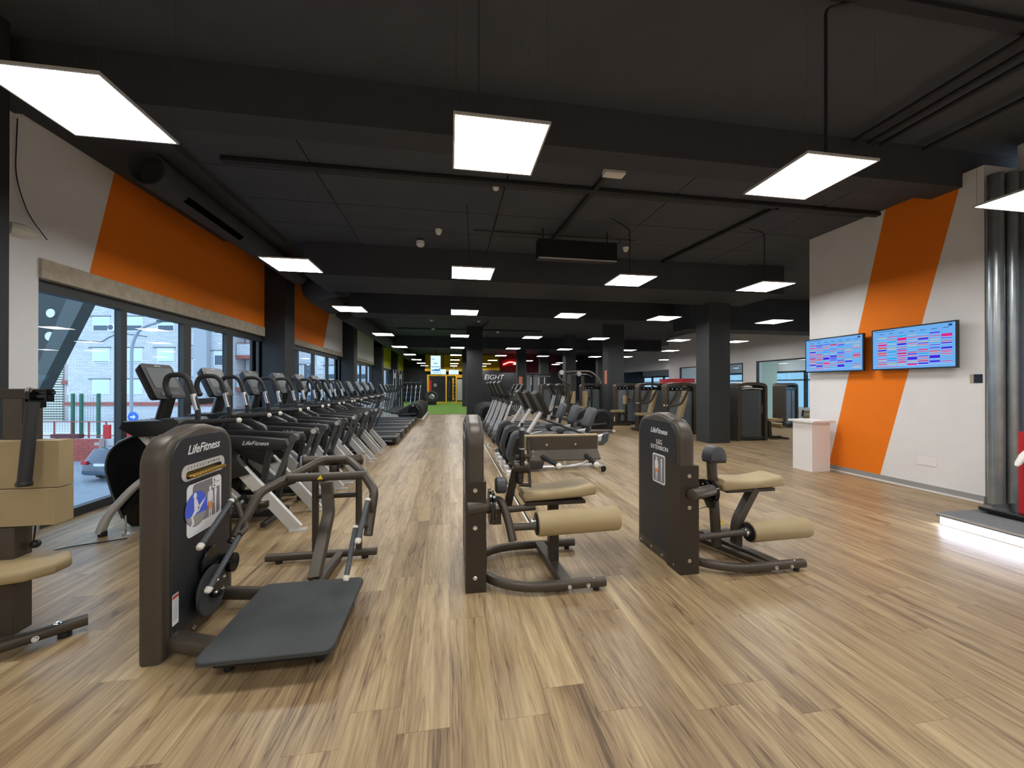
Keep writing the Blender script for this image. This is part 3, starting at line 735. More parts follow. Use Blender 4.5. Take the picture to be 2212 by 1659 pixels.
obj('roller_arm', B().tube([(0.33, 3.05, 0.50), (0.68, 3.05, 0.515)], 0.026, 14).tube([(0.44, 2.85, 0.435), (0.64, 2.85, 0.435)], 0.027, 14).box(0.33, 0.40, 3.02, 3.12, 0.40, 0.52, 0.01), BRONZE, t)
roller(t, 0.655, 1.31, 2.88, 0.44, 0.093, tilt=0.012)
sp = [(0.57, 0.60), (0.585, 0.645), (0.75, 0.63), (0.9, 0.635), (1.05, 0.65), (1.2, 0.675), (1.235, 0.66), (1.23, 0.59), (1.1, 0.575), (0.9, 0.565), (0.6, 0.555)]
sp = [(0.57+(a-0.57)*0.95, b) for a, b in sp]
obj('seat', B().prism(sp, 'y', 3.04, 3.37, 0.025, 3), TAN, t)
obj('seat_plate', B().box(0.6, 1.1, 3.03, 3.35, 0.53, 0.555), BRONZED, t)
obj('seat_support', B().rect([(0.87, 3.2, 0.54), (0.87, 3.2, 0.05)], 0.09, 0.05), BRONZE, t)
obj('seat_support', B().rect([(0.83, 3.04, 0.48), (0.83, 3.04, 0.06)], 0.075, 0.07), BRONZED, t)
base_frame(t, 0.25, 2.70, 3.42, 1.13, 1.13, 0.8, 0.84)
# thigh pad seen from behind with its two hand grips
th = [(3.12, 1.06), (3.135, 1.065), (3.15, 0.95), (3.06, 0.86), (3.045, 0.875), (3.135, 0.955)]
obj('thigh_pad', B().prism([(3.155, 1.075), (3.2, 1.08), (3.27, 0.95), (3.12, 0.865), (3.09, 0.875), (3.165, 0.955)], 'x', 0.615, 1.265, 0.01, 2), TAN, t)
obj('pad_plate', B().prism([(3.14, 1.065), (3.155, 1.068), (3.165, 0.955), (3.085, 0.875), (3.07, 0.885), (3.145, 0.955)], 'x', 0.63, 1.25, 0.002, 1), BRONZE, t)
bb = B(); bb.bolt((0.80, 3.148, 1.0), (0, -1, 0), 0.014); bb.bolt((1.05, 3.148, 1.0), (0, -1, 0), 0.014)
obj('bolt', bb, CHROME, t)
for (x, dx) in ((0.75, 0.09), (1.13, 0.02)):
    g = obj('hand_grip', B().cyl((x, 3.1, 0.91), (x+dx, 2.92, 0.87), 0.02, 14), BLACKG, t)
    obj('grip_cap', B().ball((x+dx, 2.915, 0.868), 0.024), CREAM, g)
obj('adjust_handle', B().cyl((0.565, 3.02, 0.93), (0.565, 3.02, 1.17), 0.021, 14), BLACKG, t)
obj('handle_collar', B().cyl((0.565, 3.02, 1.14), (0.565, 3.02, 1.165), 0.024, 14).cyl((0.565, 3.02, 0.99), (0.565, 3.02, 1.0), 0.024, 14), ALU, t)
obj('handle_pin', B().cyl((0.565, 3.02, 1.165), (0.565, 3.02, 1.2), 0.01, 10).cyl((0.565, 3.02, 0.86), (0.565, 3.02, 0.94), 0.014, 10), BLACK, t)
obj('adjust_cylinder', B().cyl((0.505, 3.06, 0.84), (0.63, 3.06, 0.84), 0.05, 20, 0.006).cyl((0.52, 3.04, 0.925), (0.63, 3.04, 0.925), 0.02, 12), BRONZED, t)
ar = [(3.02, 0.68), (3.06, 0.68), (3.11, 0.8), (3.13, 0.9), (3.13, 1.02), (3.11, 1.05), (3.08, 1.0), (3.06, 0.85)]
obj('adjust_quadrant', B().prism(ar, 'x', 0.628, 0.645, 0.002, 1), BRONZED, t)
obj('adjust_lever', B().cyl((0.55, 3.05, 0.7), (0.63, 3.04, 0.695), 0.014, 10).ball((0.555, 3.06, 0.73), 0.03).rect([(0.56, 3.06, 0.82), (0.56, 3.06, 0.72)], 0.05, 0.04), BRONZED, t)
obj('support_post', B().rect([(0.53, 3.1, 0.82), (0.48, 3.14, 0.56), (0.47, 3.15, 0.49)], 0.06, 0.05, 0.1), BRONZED, t)
bb = B(); bb.bolt((0.6, 3.02, 0.88), (0, -1, 0), 0.012).bolt((0.65, 3.03, 0.93), (1, 0, 0), 0.012).bolt((0.65, 3.03, 0.97), (1, 0, 0), 0.01)
obj('bolt', bb, CHROME, t)

# ---------- glute machine with standing platform (left)
t = thing('glute_machine', 'bronze kick back machine with a large black rubber standing platform and numbered weight rack', 'gym machine', (-1.0, 2.8, 0))
tower(t, -1.645, -1.52, 2.34, 3.02, 1.26, 1)
xf = -1.513
text('LifeFitness', 0.075, (xf, 2.68, 1.115), (0, 1, 0), (0, 0, 1), WHITEL, t, 'lettering', 0.35, off=0.0008)
rk = plate(t, [rrect(0.42, 0.095, 0.045, 2.68, 0.985)], xf, 1, 0.004, SILVER, 'weight_scale')
plate(rk, [rrect(0.35, 0.045, 0.02, 2.68, 0.972)], xf+0.004, 1, 0.001, BLACKS, 'scale_slot')
for k in range(12):
    y = 2.525+k*0.027
    text(str(k+1), 0.018, (xf+0.0045, y, 1.012), (0, 1, 0), (0, 0, 1), BLACK, rk, 'number')
    obj('weight_knob', B().cyl((xf+0.003, y, 0.968), (xf+0.03, y, 0.968), 0.008, 8).lathe((xf+0.03, y, 0.968), (xf+0.045, y, 0.968), [(0, 0.011), (0.004, 0.0115), (-1e-9, 0.008)], 10), GOLD, t)
pc = plate(t, [rrect(0.34, 0.31, 0.03, 2.685, 0.755)], xf, 1, 0.003, LABELW, 'placard')
plate(pc, [rrect(0.27, 0.24, 0.025, 2.70, 0.785)], xf+0.003, 1, 0.0004, mat('placard_grey'), 'placard_field')
plate(pc, [[(2.60+0.105*math.cos(a*PI/14), 0.755+0.105*math.sin(a*PI/14)) for a in range(28)]], xf+0.0034, 1, 0.0004, mat('placard_ring', srgb(90, 90, 150), 0.5), 'blue_disc')
plate(pc, [[(2.60+0.101*math.cos(a*PI/14), 0.755+0.101*math.sin(a*PI/14)) for a in range(28)]], xf+0.0038, 1, 0.0004, mat('placard_blue', srgb(70, 96, 214), 0.5), 'blue_disc')
lo = [(2.60+0.101*math.cos(a), 0.755+0.101*math.sin(a)) for a in [math.radians(200+k*10) for k in range(15)]]
plate(pc, [lo], xf+0.0042, 1, 0.0003, mat('placard_floor', srgb(150, 146, 140), 0.5), 'printed_ground')
kick = [[(2.585+0.016*math.cos(a*PI/5), 0.835+0.02*math.sin(a*PI/5)) for a in range(10)], [(2.575, 0.815), (2.6, 0.815), (2.625, 0.76), (2.61, 0.735), (2.578, 0.75)], [(2.61, 0.76), (2.68, 0.80), (2.69, 0.81), (2.672, 0.785), (2.615, 0.73)], [(2.58, 0.75), (2.61, 0.735), (2.565, 0.715), (2.578, 0.675), (2.565, 0.66), (2.54, 0.663), (2.56, 0.678), (2.548, 0.715)]]
plate(pc, kick, xf+0.0046, 1, 0.0003, LABELW, 'printed_figure')
plate(pc, fig_polys(2.735, 0.645, 0.215), xf+0.0034, 1, 0.0004, LABELW, 'printed_figure')
plate(pc, fig_polys(2.79, 0.645, 0.22, True), xf+0.0034, 1, 0.0004, LABELW, 'printed_figure')
plate(pc, [rrect(0.035, 0.05, 0.008, 2.735, 0.735)], xf+0.0038, 1, 0.0003, mat('placard_orange'), 'muscle_mark')
for z in (0.888, 0.853): plate(pc, [rrect(0.085, 0.03, 0.004, 2.80, z)], xf+0.0036, 1, 0.0004, LABELW, 'instruction_box'); plate(pc, [[(2.768, z-0.008), (2.788, z-0.008), (2.776, z+0.008)]], xf+0.004, 1, 0.0003, BLACK, 'printed_mark')
lb = plate(t, [rrect(0.05, 0.17, 0.004, 2.425, 0.25)], xf, 1, 0.001, LABELW, 'rating_label')
plate(lb, [rrect(0.048, 0.02, 0.003, 2.425, 0.32)], xf+0.001, 1, 0.0003, mat('label_red', srgb(170, 70, 60), 0.5), 'label_band')
for k in range(9): plate(lb, [rrect(0.038, 0.004, 0.001, 2.425, 0.3-k*0.013)], xf+0.001, 1, 0.0003, mat('label_line', srgb(120, 120, 125), 0.5), 'printed_line')
# cam discs low on the tower
obj('cam_disc', B().lathe((-1.50, 2.68, 0.225), (-1.485, 2.68, 0.225), [(0, 0.115), (-1e-9, 0.115)], 28), BLACKS, t)
obj('cam_disc', B().lathe((-1.475, 2.68, 0.225), (-1.46, 2.68, 0.225), [(0, 0.145), (-1e-9, 0.145)], 28), MATR, t)
obj('cam_disc', B().lathe((-1.455, 2.70, 0.245), (-1.435, 2.70, 0.245), [(0, 0.075), (-1e-9, 0.075)], 24).cyl((-1.50, 2.86, 0.31), (-1.43, 2.86, 0.31), 0.06, 20), BLACKS, t)
bb = B()
for k in range(4): bb.bolt((-1.435, 2.70+0.05*math.cos(k*PI/2+0.6), 0.245+0.05*math.sin(k*PI/2+0.6)), (1, 0, 0), 0.011)
bb.bolt((-1.51, 2.42, 0.11), (1, 0, 0), 0.012)
obj('bolt', bb, CHROME, t)
obj('counterweight', B().prism([(2.72+0.1*math.cos(a), 0.38+0.1*math.sin(a)) for a in [math.radians(-20+k*20) for k in range(12)]], 'x', -1.505, -1.487, 0.003, 1), BLACKS, t)
# platform
pf = [(-1.27, 2.10), (-0.60, 2.10), (-0.60, 2.88), (-1.27, 2.88)]
obj('platform_deck', B().prism(rrect(0.65, 0.77, 0.05, -0.925, 2.49), 'z', 0.115, 0.14, 0.004, 1), MATR, t)
obj('platform_frame', B().box(-1.20, -0.65, 2.20, 2.82, 0.045, 0.114, 0.008, 1), BLACK, t)
for (x, y) in ((-1.15, 2.25), (-0.7, 2.25), (-1.18, 2.78), (-0.67, 2.78)):
    obj('rubber_foot', B().cyl((x, y, 0), (x, y, 0.05), 0.025, 12), BLACK, t)
obj('base_tube', B().oval([(-1.56, 2.44, 0.075), (-1.4, 2.38, 0.075), (-1.2, 2.3, 0.075)], 0.09, 0.09, 0.1), BRONZE, t)
obj('base_tube', B().oval([(-1.52, 2.90, 0.09), (-1.18, 2.84, 0.09)], 0.075, 0.075), BRONZE, t)
# rear stand
obj('base_tube', B().oval([(-1.52, 3.52, 0.05), (-0.63, 3.52, 0.05)], 0.058, 0.058), BRONZE, t)
for x in (-1.42, -0.73): obj('rubber_foot', B().cyl((x, 3.52, 0.0), (x, 3.52, 0.03), 0.028, 12), BLACK, t)
for x in (-1.14, -0.785): obj('upright', B().oval([(x, 3.54, 0.05), (x, 3.54, 0.83)], 0.052, 0.052), BRONZE, t)
obj('stand_crossbar', B().oval([(-1.14, 3.54, 0.545), (-0.785, 3.54, 0.545)], 0.042, 0.042), BRONZE, t)
obj('pivot_tube', B().cyl((-1.21, 3.48, 0.86), (-0.74, 3.48, 0.86), 0.042, 20, 0.005), BRONZE, t)
obj('pivot_bracket', B().box(-0.74, -0.725, 3.43, 3.53, 0.78, 0.91, 0.003, 1).box(-1.225, -1.21, 3.43, 3.53, 0.78, 0.91, 0.003, 1), CHROME, t)
obj('spine_post', B().rect([(-1.02, 3.44, 0.68), (-0.985, 3.38, 0.45), (-0.975, 3.0, 0.09)], 0.085, 0.06, 0.03), BRONZE, t)
obj('spine_strut', B().rect([(-0.93, 3.5, 0.05), (-0.95, 2.85, 0.08)], 0.06, 0.05), BRONZE, t)
obj('bumper', B().cyl((-0.96, 3.44, 0.76), (-0.96, 3.44, 0.83), 0.04, 16, 0.01), BRONZED, t)
# swinging yoke
cx = -0.95
yk = B().tube([(-1.40, 2.80, 0.50), (-1.33, 2.98, 0.74), (cx-0.1, 3.44, 0.875), (cx+0.1, 3.44, 0.875), (cx+0.26, 3.2, 0.82), (cx+0.40, 2.98, 0.72), (cx+0.385, 2.82, 0.45)], 0.031, 16, 0.05)
obj('swing_yoke', yk, BRONZE, t)
obj('end_cap', B().lathe((-1.41, 2.775, 0.466), (-1.40, 2.79, 0.486), [(0, 0.026), (0.005, 0.032), (-1e-9, 0.032)], 16), BLACK, t)
cbr = obj('yoke_crossbar', B().oval([(cx-0.25, 3.14, 0.80), (cx+0.31, 3.14, 0.80)], 0.06, 0.06), BRONZE, t)
obj('warning_sticker', B().prism([(-0.99, 0.788), (-0.95, 0.788), (-0.967, 0.82)], 'y', 3.108, 3.1095), YEL, t)
obj('handle_bracket', B().tube([(-1.38, 2.86, 0.60), (-1.45, 2.9, 0.72), (-1.43, 2.80, 0.725)], 0.018, 10, 0.04).tube([(-1.37, 2.86, 0.58), (-1.32, 2.78, 0.56), (-1.33, 2.72, 0.54)], 0.018, 10, 0.03).tube([(-0.55, 2.88, 0.6), (-0.56, 2.82, 0.7)], 0.016, 10).tube([(-0.56, 2.85, 0.5), (-0.62, 2.76, 0.55)], 0.016, 10), BRONZE, t)
for (a, b_) in (((-1.43, 2.81, 0.73), (-1.44, 2.52, 0.56)), ((-1.335, 2.74, 0.54), (-1.385, 2.50, 0.315)), ((-0.563, 2.80, 0.70), (-0.585, 2.62, 0.50)), ((-0.625, 2.72, 0.545), (-0.64, 2.55, 0.30))):
    a, b_ = Vector(a), Vector(b_); n = (b_-a).normalized()
    g = obj('hand_grip', B().cyl(a, b_, 0.0165, 14), SEATG, t)
    obj('grip_cap', B().cyl(a-n*0.012, a+n*0.004, 0.018, 14).lathe(b_-n*0.006, b_+n*0.024, [(0, 0.02), (0.02, 0.02), (-1e-9, 0.013)], 14), CREAM, g)
obj('linkage', B().cyl((-1.42, 3.1, 0.70), (-1.22, 3.3, 0.74), 0.022, 12).cyl((-1.5, 3.0, 0.62), (-1.3, 3.05, 0.64), 0.024, 12).cyl((-1.475, 2.9, 0.62), (-1.475, 2.9, 0.42), 0.006, 8), BRONZED, t)
bb = B()
for k in range(4): bb.bolt((-1.5+k*0.02, 2.98, 0.66+0.02*(k % 2)), (0, -1, 0.3), 0.01)
obj('bolt', bb, CHROME, t)

# ---------- machine cut off by the left edge of the picture
t = thing('bicep_machine', 'bronze machine with tan chest pads, tan seat and a hanging grip beside the tall window', 'gym machine', (-2.8, 2.75, 0))
obj('main_post', B().rect([(-2.63, 2.86, 0.62), (-2.63, 2.86, 1.42)], 0.13, 0.10), BRONZE, t)
obj('top_arm', B().rect([(-3.1, 2.84, 1.445), (-2.5, 2.84, 1.445)], 0.06, 0.065), BRONZED, t)
obj('handle_hinge', B().box(-2.51, -2.49, 2.74, 2.84, 1.36, 1.47, 0.003, 1).cyl((-2.53, 2.78, 1.455), (-2.40, 2.78, 1.455), 0.014, 10).cyl((-2.49, 2.78, 1.43), (-2.415, 2.78, 1.43), 0.02, 14).box(-2.425, -2.418, 2.755, 2.805, 1.40, 1.475, 0.003, 1).prism([(-2.53, 1.42), (-2.49, 1.42), (-2.50, 1.33), (-2.53, 1.27)], 'y', 2.74, 2.77, 0.004, 1), BLACKS, t)
g = obj('hanging_grip', B().tube([(-2.435, 2.70, 1.40), (-2.435, 2.68, 1.2), (-2.44, 2.66, 0.93)], 0.029, 16, 0.2), BLACKG, t)
obj('grip_cap', B().lathe((-2.44, 2.66, 0.94), (-2.442, 2.66, 0.915), [(0, 0.031), (0.01, 0.035), (-1e-9, 0.034)], 16), BLACK, g)
bb = B().bolt((-2.5, 2.75, 1.47), (0, -1, 0.4), 0.016).bolt((-2.41, 2.78, 1.455), (1, 0, 0), 0.01).bolt((-2.49, 2.74, 1.38), (0, -1, 0), 0.012)
obj('bolt', bb, CHROME, t)
def slab(x0, x1, yc, za, zb, th, drop=0.0):
    # pad with its face toward the viewer, slightly falling to the left
    return B().prism([(x0, zb-drop-0.01), (x0, za-drop), (x1, za), (x1, zb)], 'y', yc-th, yc+th, 0.028, 3)
obj('chest_pad', B().box(-3.05, -2.335, 2.735, 2.83, 0.885, 1.165, 0.035, 4), TAN, t)
obj('chest_pad', B().box(-3.05, -2.335, 2.715, 2.83, 0.665, 0.88, 0.04, 4), TAN, t)
obj('seat', B().prism([(-3.1, 2.5), (-2.45, 2.5), (-2.33, 2.53), (-2.25, 2.62), (-2.25, 2.72), (-2.33, 2.81), (-2.45, 2.84), (-3.1, 2.84)], 'z', 0.405, 0.475, 0.025, 3), TAN, t)
obj('seat_post', B().rect([(-2.61, 2.76, 0.03), (-2.61, 2.76, 0.66)], 0.15, 0.11), BRONZE, t)
obj('seat_bracket', B().box(-2.72, -2.5, 2.68, 2.84, 0.33, 0.405, 0.02, 2), BRONZED, t)
obj('cable', B().tube([(-2.50, 2.8, 0.72), (-2.51, 2.79, 0.55)], 0.004, 6).ball((-2.5, 2.79, 0.53), 0.025), BLACK, t)
obj('base_tube', B().oval([(-2.75, 2.30, 0.06), (-2.5, 2.5, 0.06), (-2.2, 2.76, 0.06)], 0.062, 0.062), BRONZE, t)
obj('rubber_foot', B().cyl((-2.27, 2.70, 0), (-2.27, 2.70, 0.032), 0.03, 12), BLACK, t)
bb = B().bolt((-2.33, 2.60, 0.055), (0.6, -0.75, 0.2), 0.013).bolt((-2.29, 2.68, 0.089), (0, 0, 1), 0.013)
obj('bolt', bb, CHROME, t)
# ================================================================ CARDIO MACHINES
ROWL = 'arc trainers in a row under the windows'
# all are designed with the user facing -x; origin at the middle of the footprint on the floor
def console(t, xt, zt, xb, zb, w, yc=0.0, th=0.085, front=1):
    # tilted slab console; face towards +x
    T = Vector((xt, yc, zt)); Bm = Vector((xb, yc, zb)); u = (T-Bm).normalized(); h = (T-Bm).length
    n = Vector((u.z, 0, -u.x)); c = (T+Bm)/2
    M = Matrix(((0, u.x, n.x, c.x), (1, u.y, n.y, c.y), (0, u.z, n.z, c.z), (0, 0, 0, 1)))
    # housing: trapezoid with rounded corners
    pl = rrect(w, h, 0.035)
    b = B(); vs = [(p[0], p[1], 0) for p in pl]+[(p[0]*0.86, p[1]*0.9, -th) for p in pl]+[(p[0], p[1], -0.02) for p in pl]
    n_ = len(pl)
    fs = [tuple(range(n_)), tuple(range(2*n_-1, n_-1, -1))]+[(i, i+2*n_, (i+1) % n_+2*n_, (i+1) % n_) for i in range(n_)]+[(i+2*n_, i+n_, (i+1) % n_+n_, (i+1) % n_+2*n_) for i in range(n_)]
    V, F = b._add(vs, fs, M); bmesh.ops.recalc_face_normals(b.bm, faces=F)
    c_ = obj('console', b, BLACK, t)
    sb = B(); V, F = sb._add([(p[0], p[1]+h*0.1, z) for z in (0.0, 0.003) for p in rrect(w*0.78, h*0.58, 0.012)], [tuple(range(24)), tuple(range(47, 23, -1))]+[(i, i+24, (i+1) % 24+24, (i+1) % 24) for i in range(24)], M)
    bmesh.ops.recalc_face_normals(sb.bm, faces=F)
    obj('display', sb, SCREENM, c_, smooth=False)
    kb = B(); V, F = kb._add([(p[0], p[1]-h*0.36, z) for z in (0.0, 0.004) for p in rrect(w*0.6, h*0.1, 0.012)], [tuple(range(24)), tuple(range(47, 23, -1))]+[(i, i+24, (i+1) % 24+24, (i+1) % 24) for i in range(24)], M)
    bmesh.ops.recalc_face_normals(kb.bm, faces=F)
    obj('key_panel', kb, DGREY, c_, smooth=False)
    o = M @ Vector((0, h*0.45, 0.002))
    text('LifeFitness', 0.022, o, (0, 1, 0), u, WHITEL, c_, 'lettering', 0.35)
    return c_

# --- arc trainer, local x = world x + 2.5, z real
def make_arc():
    t = thing('arc_trainer', 'x', 'arc trainer', (0, 0, 0), group=ROWL)
    ox = 2.5
    def P(x, y, z): return (x+ox, y, z)
    for s in (-1, 1):
        y = s*0.32
        l = obj('rear_leg', B().rect([P(-1.56, y, 0.01), P(-2.09, y, 0.64)], 0.045, 0.115, 0, 0.004), SILVER, t)
        obj('foot_plate', B().box(-1.63+ox, -1.47+ox, y-0.045, y+0.045, 0, 0.012, 0.003, 1), SILVER, l)
        obj('leg_cover', B().prism([(-2.0+ox, 0.60), (-2.15+ox, 0.56), (-2.45+ox, 0.72), (-2.72+ox, 0.98), (-2.72+ox, 1.08), (-2.5+ox, 1.1), (-2.3+ox, 1.0)], 'y', y-0.05, y+0.05, 0.012, 2), BLACK, t)
        obj('pedal_arm', B().prism([(-2.75+ox, 0.93), (-2.6+ox, 1.0), (-2.3+ox, 0.985), (-2.0+ox, 0.965), (-1.70+ox, 0.935), (-1.67+ox, 0.86), (-1.70+ox, 0.82), (-2.05+ox, 0.845), (-2.4+ox, 0.84), (-2.72+ox, 0.88)], 'y', s*0.235-0.045, s*0.235+0.045, 0.012, 2), BLACK, t)
        obj('link_arm', B().rect([P(-1.86, s*0.235, 0.86), P(-1.97, s*0.235, 0.18)], 0.05, 0.065, 0, 0.01), BLACKG, t)
        obj('drop_link', B().rect([P(-1.60, s*0.31, 0.95), P(-1.78, s*0.30, 0.50)], 0.04, 0.05, 0, 0.01).cyl(P(-1.595, s*0.35, 0.955), P(-1.595, s*0.26, 0.955), 0.038, 16), DGREY, t)
        obj('link_cap', B().cyl(P(-1.595, s*0.26, 0.955), P(-1.595, s*0.25, 0.955), 0.03, 14), SILVER, t)
        obj('pedal', B().box(-2.35+ox, -1.95+ox, s*0.14-0.09, s*0.14+0.09, 0.17, 0.2, 0.01, 2).box(-2.38+ox, -2.3+ox, s*0.14-0.09, s*0.14+0.09, 0.19, 0.25, 0.01, 2), BLACKG, t)
        # swing handle with its hooked top
        h = obj('swing_handle', B().tube([P(-2.80, s*0.24, 1.41), P(-2.83, s*0.24, 1.50), P(-2.80, s*0.25, 1.60), P(-2.62, s*0.27, 1.61), P(-2.55, s*0.28, 1.42), P(-2.50, s*0.28, 1.20), P(-2.54, s*0.28, 1.05), P(-2.68, s*0.27, 0.93)], 0.025, 12, 0.11), BLACKG, t)
        obj('pulse_sensor', B().tube([P(-2.552, s*0.28, 1.41), P(-2.515, s*0.28, 1.25)], 0.027, 12), ALU, h)
        obj('handle_end', B().ball(P(-2.795, s*0.24, 1.40), 0.03), BLACKG, h)
        r = obj('side_rail', B().tube([P(-2.78, s*0.33, 0.92), P(-2.62, s*0.33, 1.13), P(-2.12, s*0.33, 1.145)], 0.025, 10, 0.08), BLACKG, t)
        obj('rail_cap', B().ball(P(-2.11, s*0.33, 1.145), 0.027), CREAM, r)
        l = obj('front_leg', B().oval([P(-3.42, s*0.2, 0.04), P(-3.36, s*0.2, 0.2), P(-3.1, s*0.19, 0.52), P(-2.8, s*0.18, 0.70)], 0.06, 0.09, 0.14), SILVER, t)
        obj('rubber_foot', B().cyl(P(-3.40, s*0.2, 0), P(-3.40, s*0.2, 0.05), 0.035, 12), BLACK, l)
        obj('levelling_foot', B().cyl(P(-3.2, s*0.2, 0), P(-3.2, s*0.2, 0.012), 0.03, 12).cyl(P(-3.2, s*0.2, 0.01), P(-3.2, s*0.2, 0.2), 0.008, 8), CHROME, l)
    hp = [(-3.15, 1.02), (-3.33, 0.93), (-3.44, 0.76), (-3.44, 0.58), (-3.36, 0.36), (-3.27, 0.12), (-3.2, 0.05), (-2.75, 0.05), (-2.6, 0.35), (-2.62, 0.7), (-2.78, 0.95), (-2.95, 1.03)]
    obj('flywheel_housing', B().prism([(a+ox, b) for a, b in hp], 'y', -0.14, 0.14, 0.03, 3), BLACKS, t)
    obj('housing_rim', B().tube([P(-3.0, -0.145, 1.0), P(-3.2, -0.145, 0.98), P(-3.38, -0.145, 0.86), P(-3.43, -0.145, 0.68), P(-3.37, -0.145, 0.42), P(-3.27, -0.145, 0.15)], 0.008, 8, 0.1), DGREY, t)
    obj('spine_tube', B().rect([P(-3.14, 0, 1.12), P(-2.85, 0, 0.78), P(-2.3, 0, 0.25)], 0.09, 0.1), SILVER, t)
    o = obj('spine_side', B().prism([(-3.16+ox, 1.05), (-3.02+ox, 1.06), (-2.62+ox, 0.62), (-2.72+ox, 0.52)], 'y', -0.20, -0.17, 0.006, 1), SILVER, t)
    text('ARC', 0.07, P(-2.985, -0.2015, 0.965), (0.70, 0, -0.71), (0.71, 0, 0.70), BLACK, t)
    obj('base_rail', B().rect([P(-3.1, 0.1, 0.06), P(-1.9, 0.1, 0.06)], 0.07, 0.06).rect([P(-1.9, -0.3, 0.06), P(-1.9, 0.3, 0.06)], 0.05, 0.05), BLACK, t)
    dk = [(-3.2, 1.14), (-2.72, 1.15), (-2.68, 1.1), (-2.8, 0.99), (-3.1, 0.98), (-3.24, 1.07)]
    obj('accessory_tray', B().prism([(a+ox, b) for a, b in dk], 'y', -0.25, 0.25, 0.02, 2), BLACK, t)
    obj('cup_ring', B().lathe(P(-2.85, -0.17, 1.12), P(-2.85, -0.17, 1.16), [(0, 0.05), (-1e-9, 0.055)], 16), DGREY, t)
    obj('console_neck', B().cyl(P(-3.02, 0, 1.10), P(-2.95, 0, 1.38), 0.062, 18), BLACK, t)
    console(t, -3.07+ox, 1.72, -2.91+ox, 1.36, 0.44)
    text('LifeFitness', 0.06, P(-1.98, -0.2815, 0.90), (1, 0, -0.04), (0.04, 0, 1), WHITEL, t, 'lettering', 0.35)
    obj('warning_sticker', B().prism([(-2.17+ox, 0.645), (-2.13+ox, 0.62), (-2.14+ox, 0.66)], 'y', -0.3445, -0.346), YEL, t)
    return t
arc = make_arc()
ya = [4.62, 5.58, 6.55, 7.54, 8.52, 9.48-0.0]
ya[5] = 9.42
for k, y in enumerate(ya):
    lab = ('silver legged arc trainer with swing arms under the windows, %s from the viewer' % ORD[k])
    if k == 0: arc.location = (-2.5, y, 0); arc['label'] = lab; root0 = arc
    else: dup(arc, (-2.5, y, 0), 0, lab)

# --- treadmill, length 2.0
def make_treadmill():
    t = thing('treadmill', 'x', 'treadmill', (0, 0, 0), group='treadmills in two rows')
    obj('deck_frame', B().prism(rrect(1.7, 0.84, 0.05, 0.15, 0), 'z', 0.06, 0.165, 0.012, 2), BLACK, t)
    obj('running_belt', B().box(-0.62, 0.93, -0.26, 0.26, 0.165, 0.182, 0.006, 2), BELT, t)
    for s in (-1, 1): obj('side_rail', B().box(-0.65, 0.97, s*0.35-0.065, s*0.35+0.065, 0.165, 0.205, 0.015, 2), DGREY, t)
    obj('rear_cover', B().prism(rrect(0.09, 0.86, 0.04, 0.965, 0), 'z', 0.04, 0.2, 0.012, 2), BLACK, t)
    text('LifeFitness', 0.05, (0.80, -0.4225, 0.115), (1, 0, 0), (0, 0, 1), WHITEL, t, 'lettering', 0.35)
    obj('motor_hood', B().prism([(-1.0, 0.05), (-0.98, 0.2), (-0.88, 0.27), (-0.7, 0.25), (-0.58, 0.18), (-0.58, 0.05)], 'y', -0.38, 0.38, 0.02, 2), BLACK, t)
    for s in (-1, 1):
        obj('mast', B().rect([(-0.94, s*0.33, 0.06), (-0.70, s*0.33, 0.6), (-0.52, s*0.32, 1.08)], 0.05, 0.14, 0.2, 0.015), SILVER, t)
        obj('mast_foot', B().ball((-0.95, s*0.33, 0.1), 0.08), BLACK, t)
        obj('hand_rail', B().oval([(-0.6, s*0.36, 1.03), (-0.35, s*0.38, 1.02), (-0.02, s*0.38, 0.93)], 0.05, 0.045, 0.1), BLACKG, t)
        obj('rubber_foot', B().cyl((0.85, s*0.33, 0), (0.85, s*0.33, 0.06), 0.03, 10), BLACK, t)
    obj('console_tray', B().prism([(-0.66, 1.1), (-0.5, 1.18), (-0.3, 1.13), (-0.25, 1.08), (-0.35, 1.0), (-0.58, 0.98)], 'y', -0.37, 0.37, 0.02, 2), BLACK, t)
    obj('grip_bar', B().tube([(-0.45, -0.2, 1.16), (-0.28, -0.17, 1.2), (-0.28, 0.17, 1.2), (-0.45, 0.2, 1.16)], 0.017, 8, 0.05), BLACKG, t)
    obj('console_neck', B().rect([(-0.55, 0, 1.1), (-0.64, 0, 1.3)], 0.2, 0.06), BLACK, t)
    console(t, -0.78, 1.62, -0.58, 1.2, 0.5)
    return t
tm = make_treadmill(); u = False
for k in range(6):
    lab = 'black treadmill with silver masts by the windows, %s behind the arc trainers' % ORD[k]
    p = (-2.33, 10.36+k*1.1, 0)
    if not u: tm.location = p; tm['label'] = lab; u = True
    else: dup(tm, p, 0, lab)
for k in range(4):
    dup(tm, (2.1, 10.2+k*1.06, 0), 0, 'treadmill with tall silver masts right of the aisle, %s of four' % ORD[k])

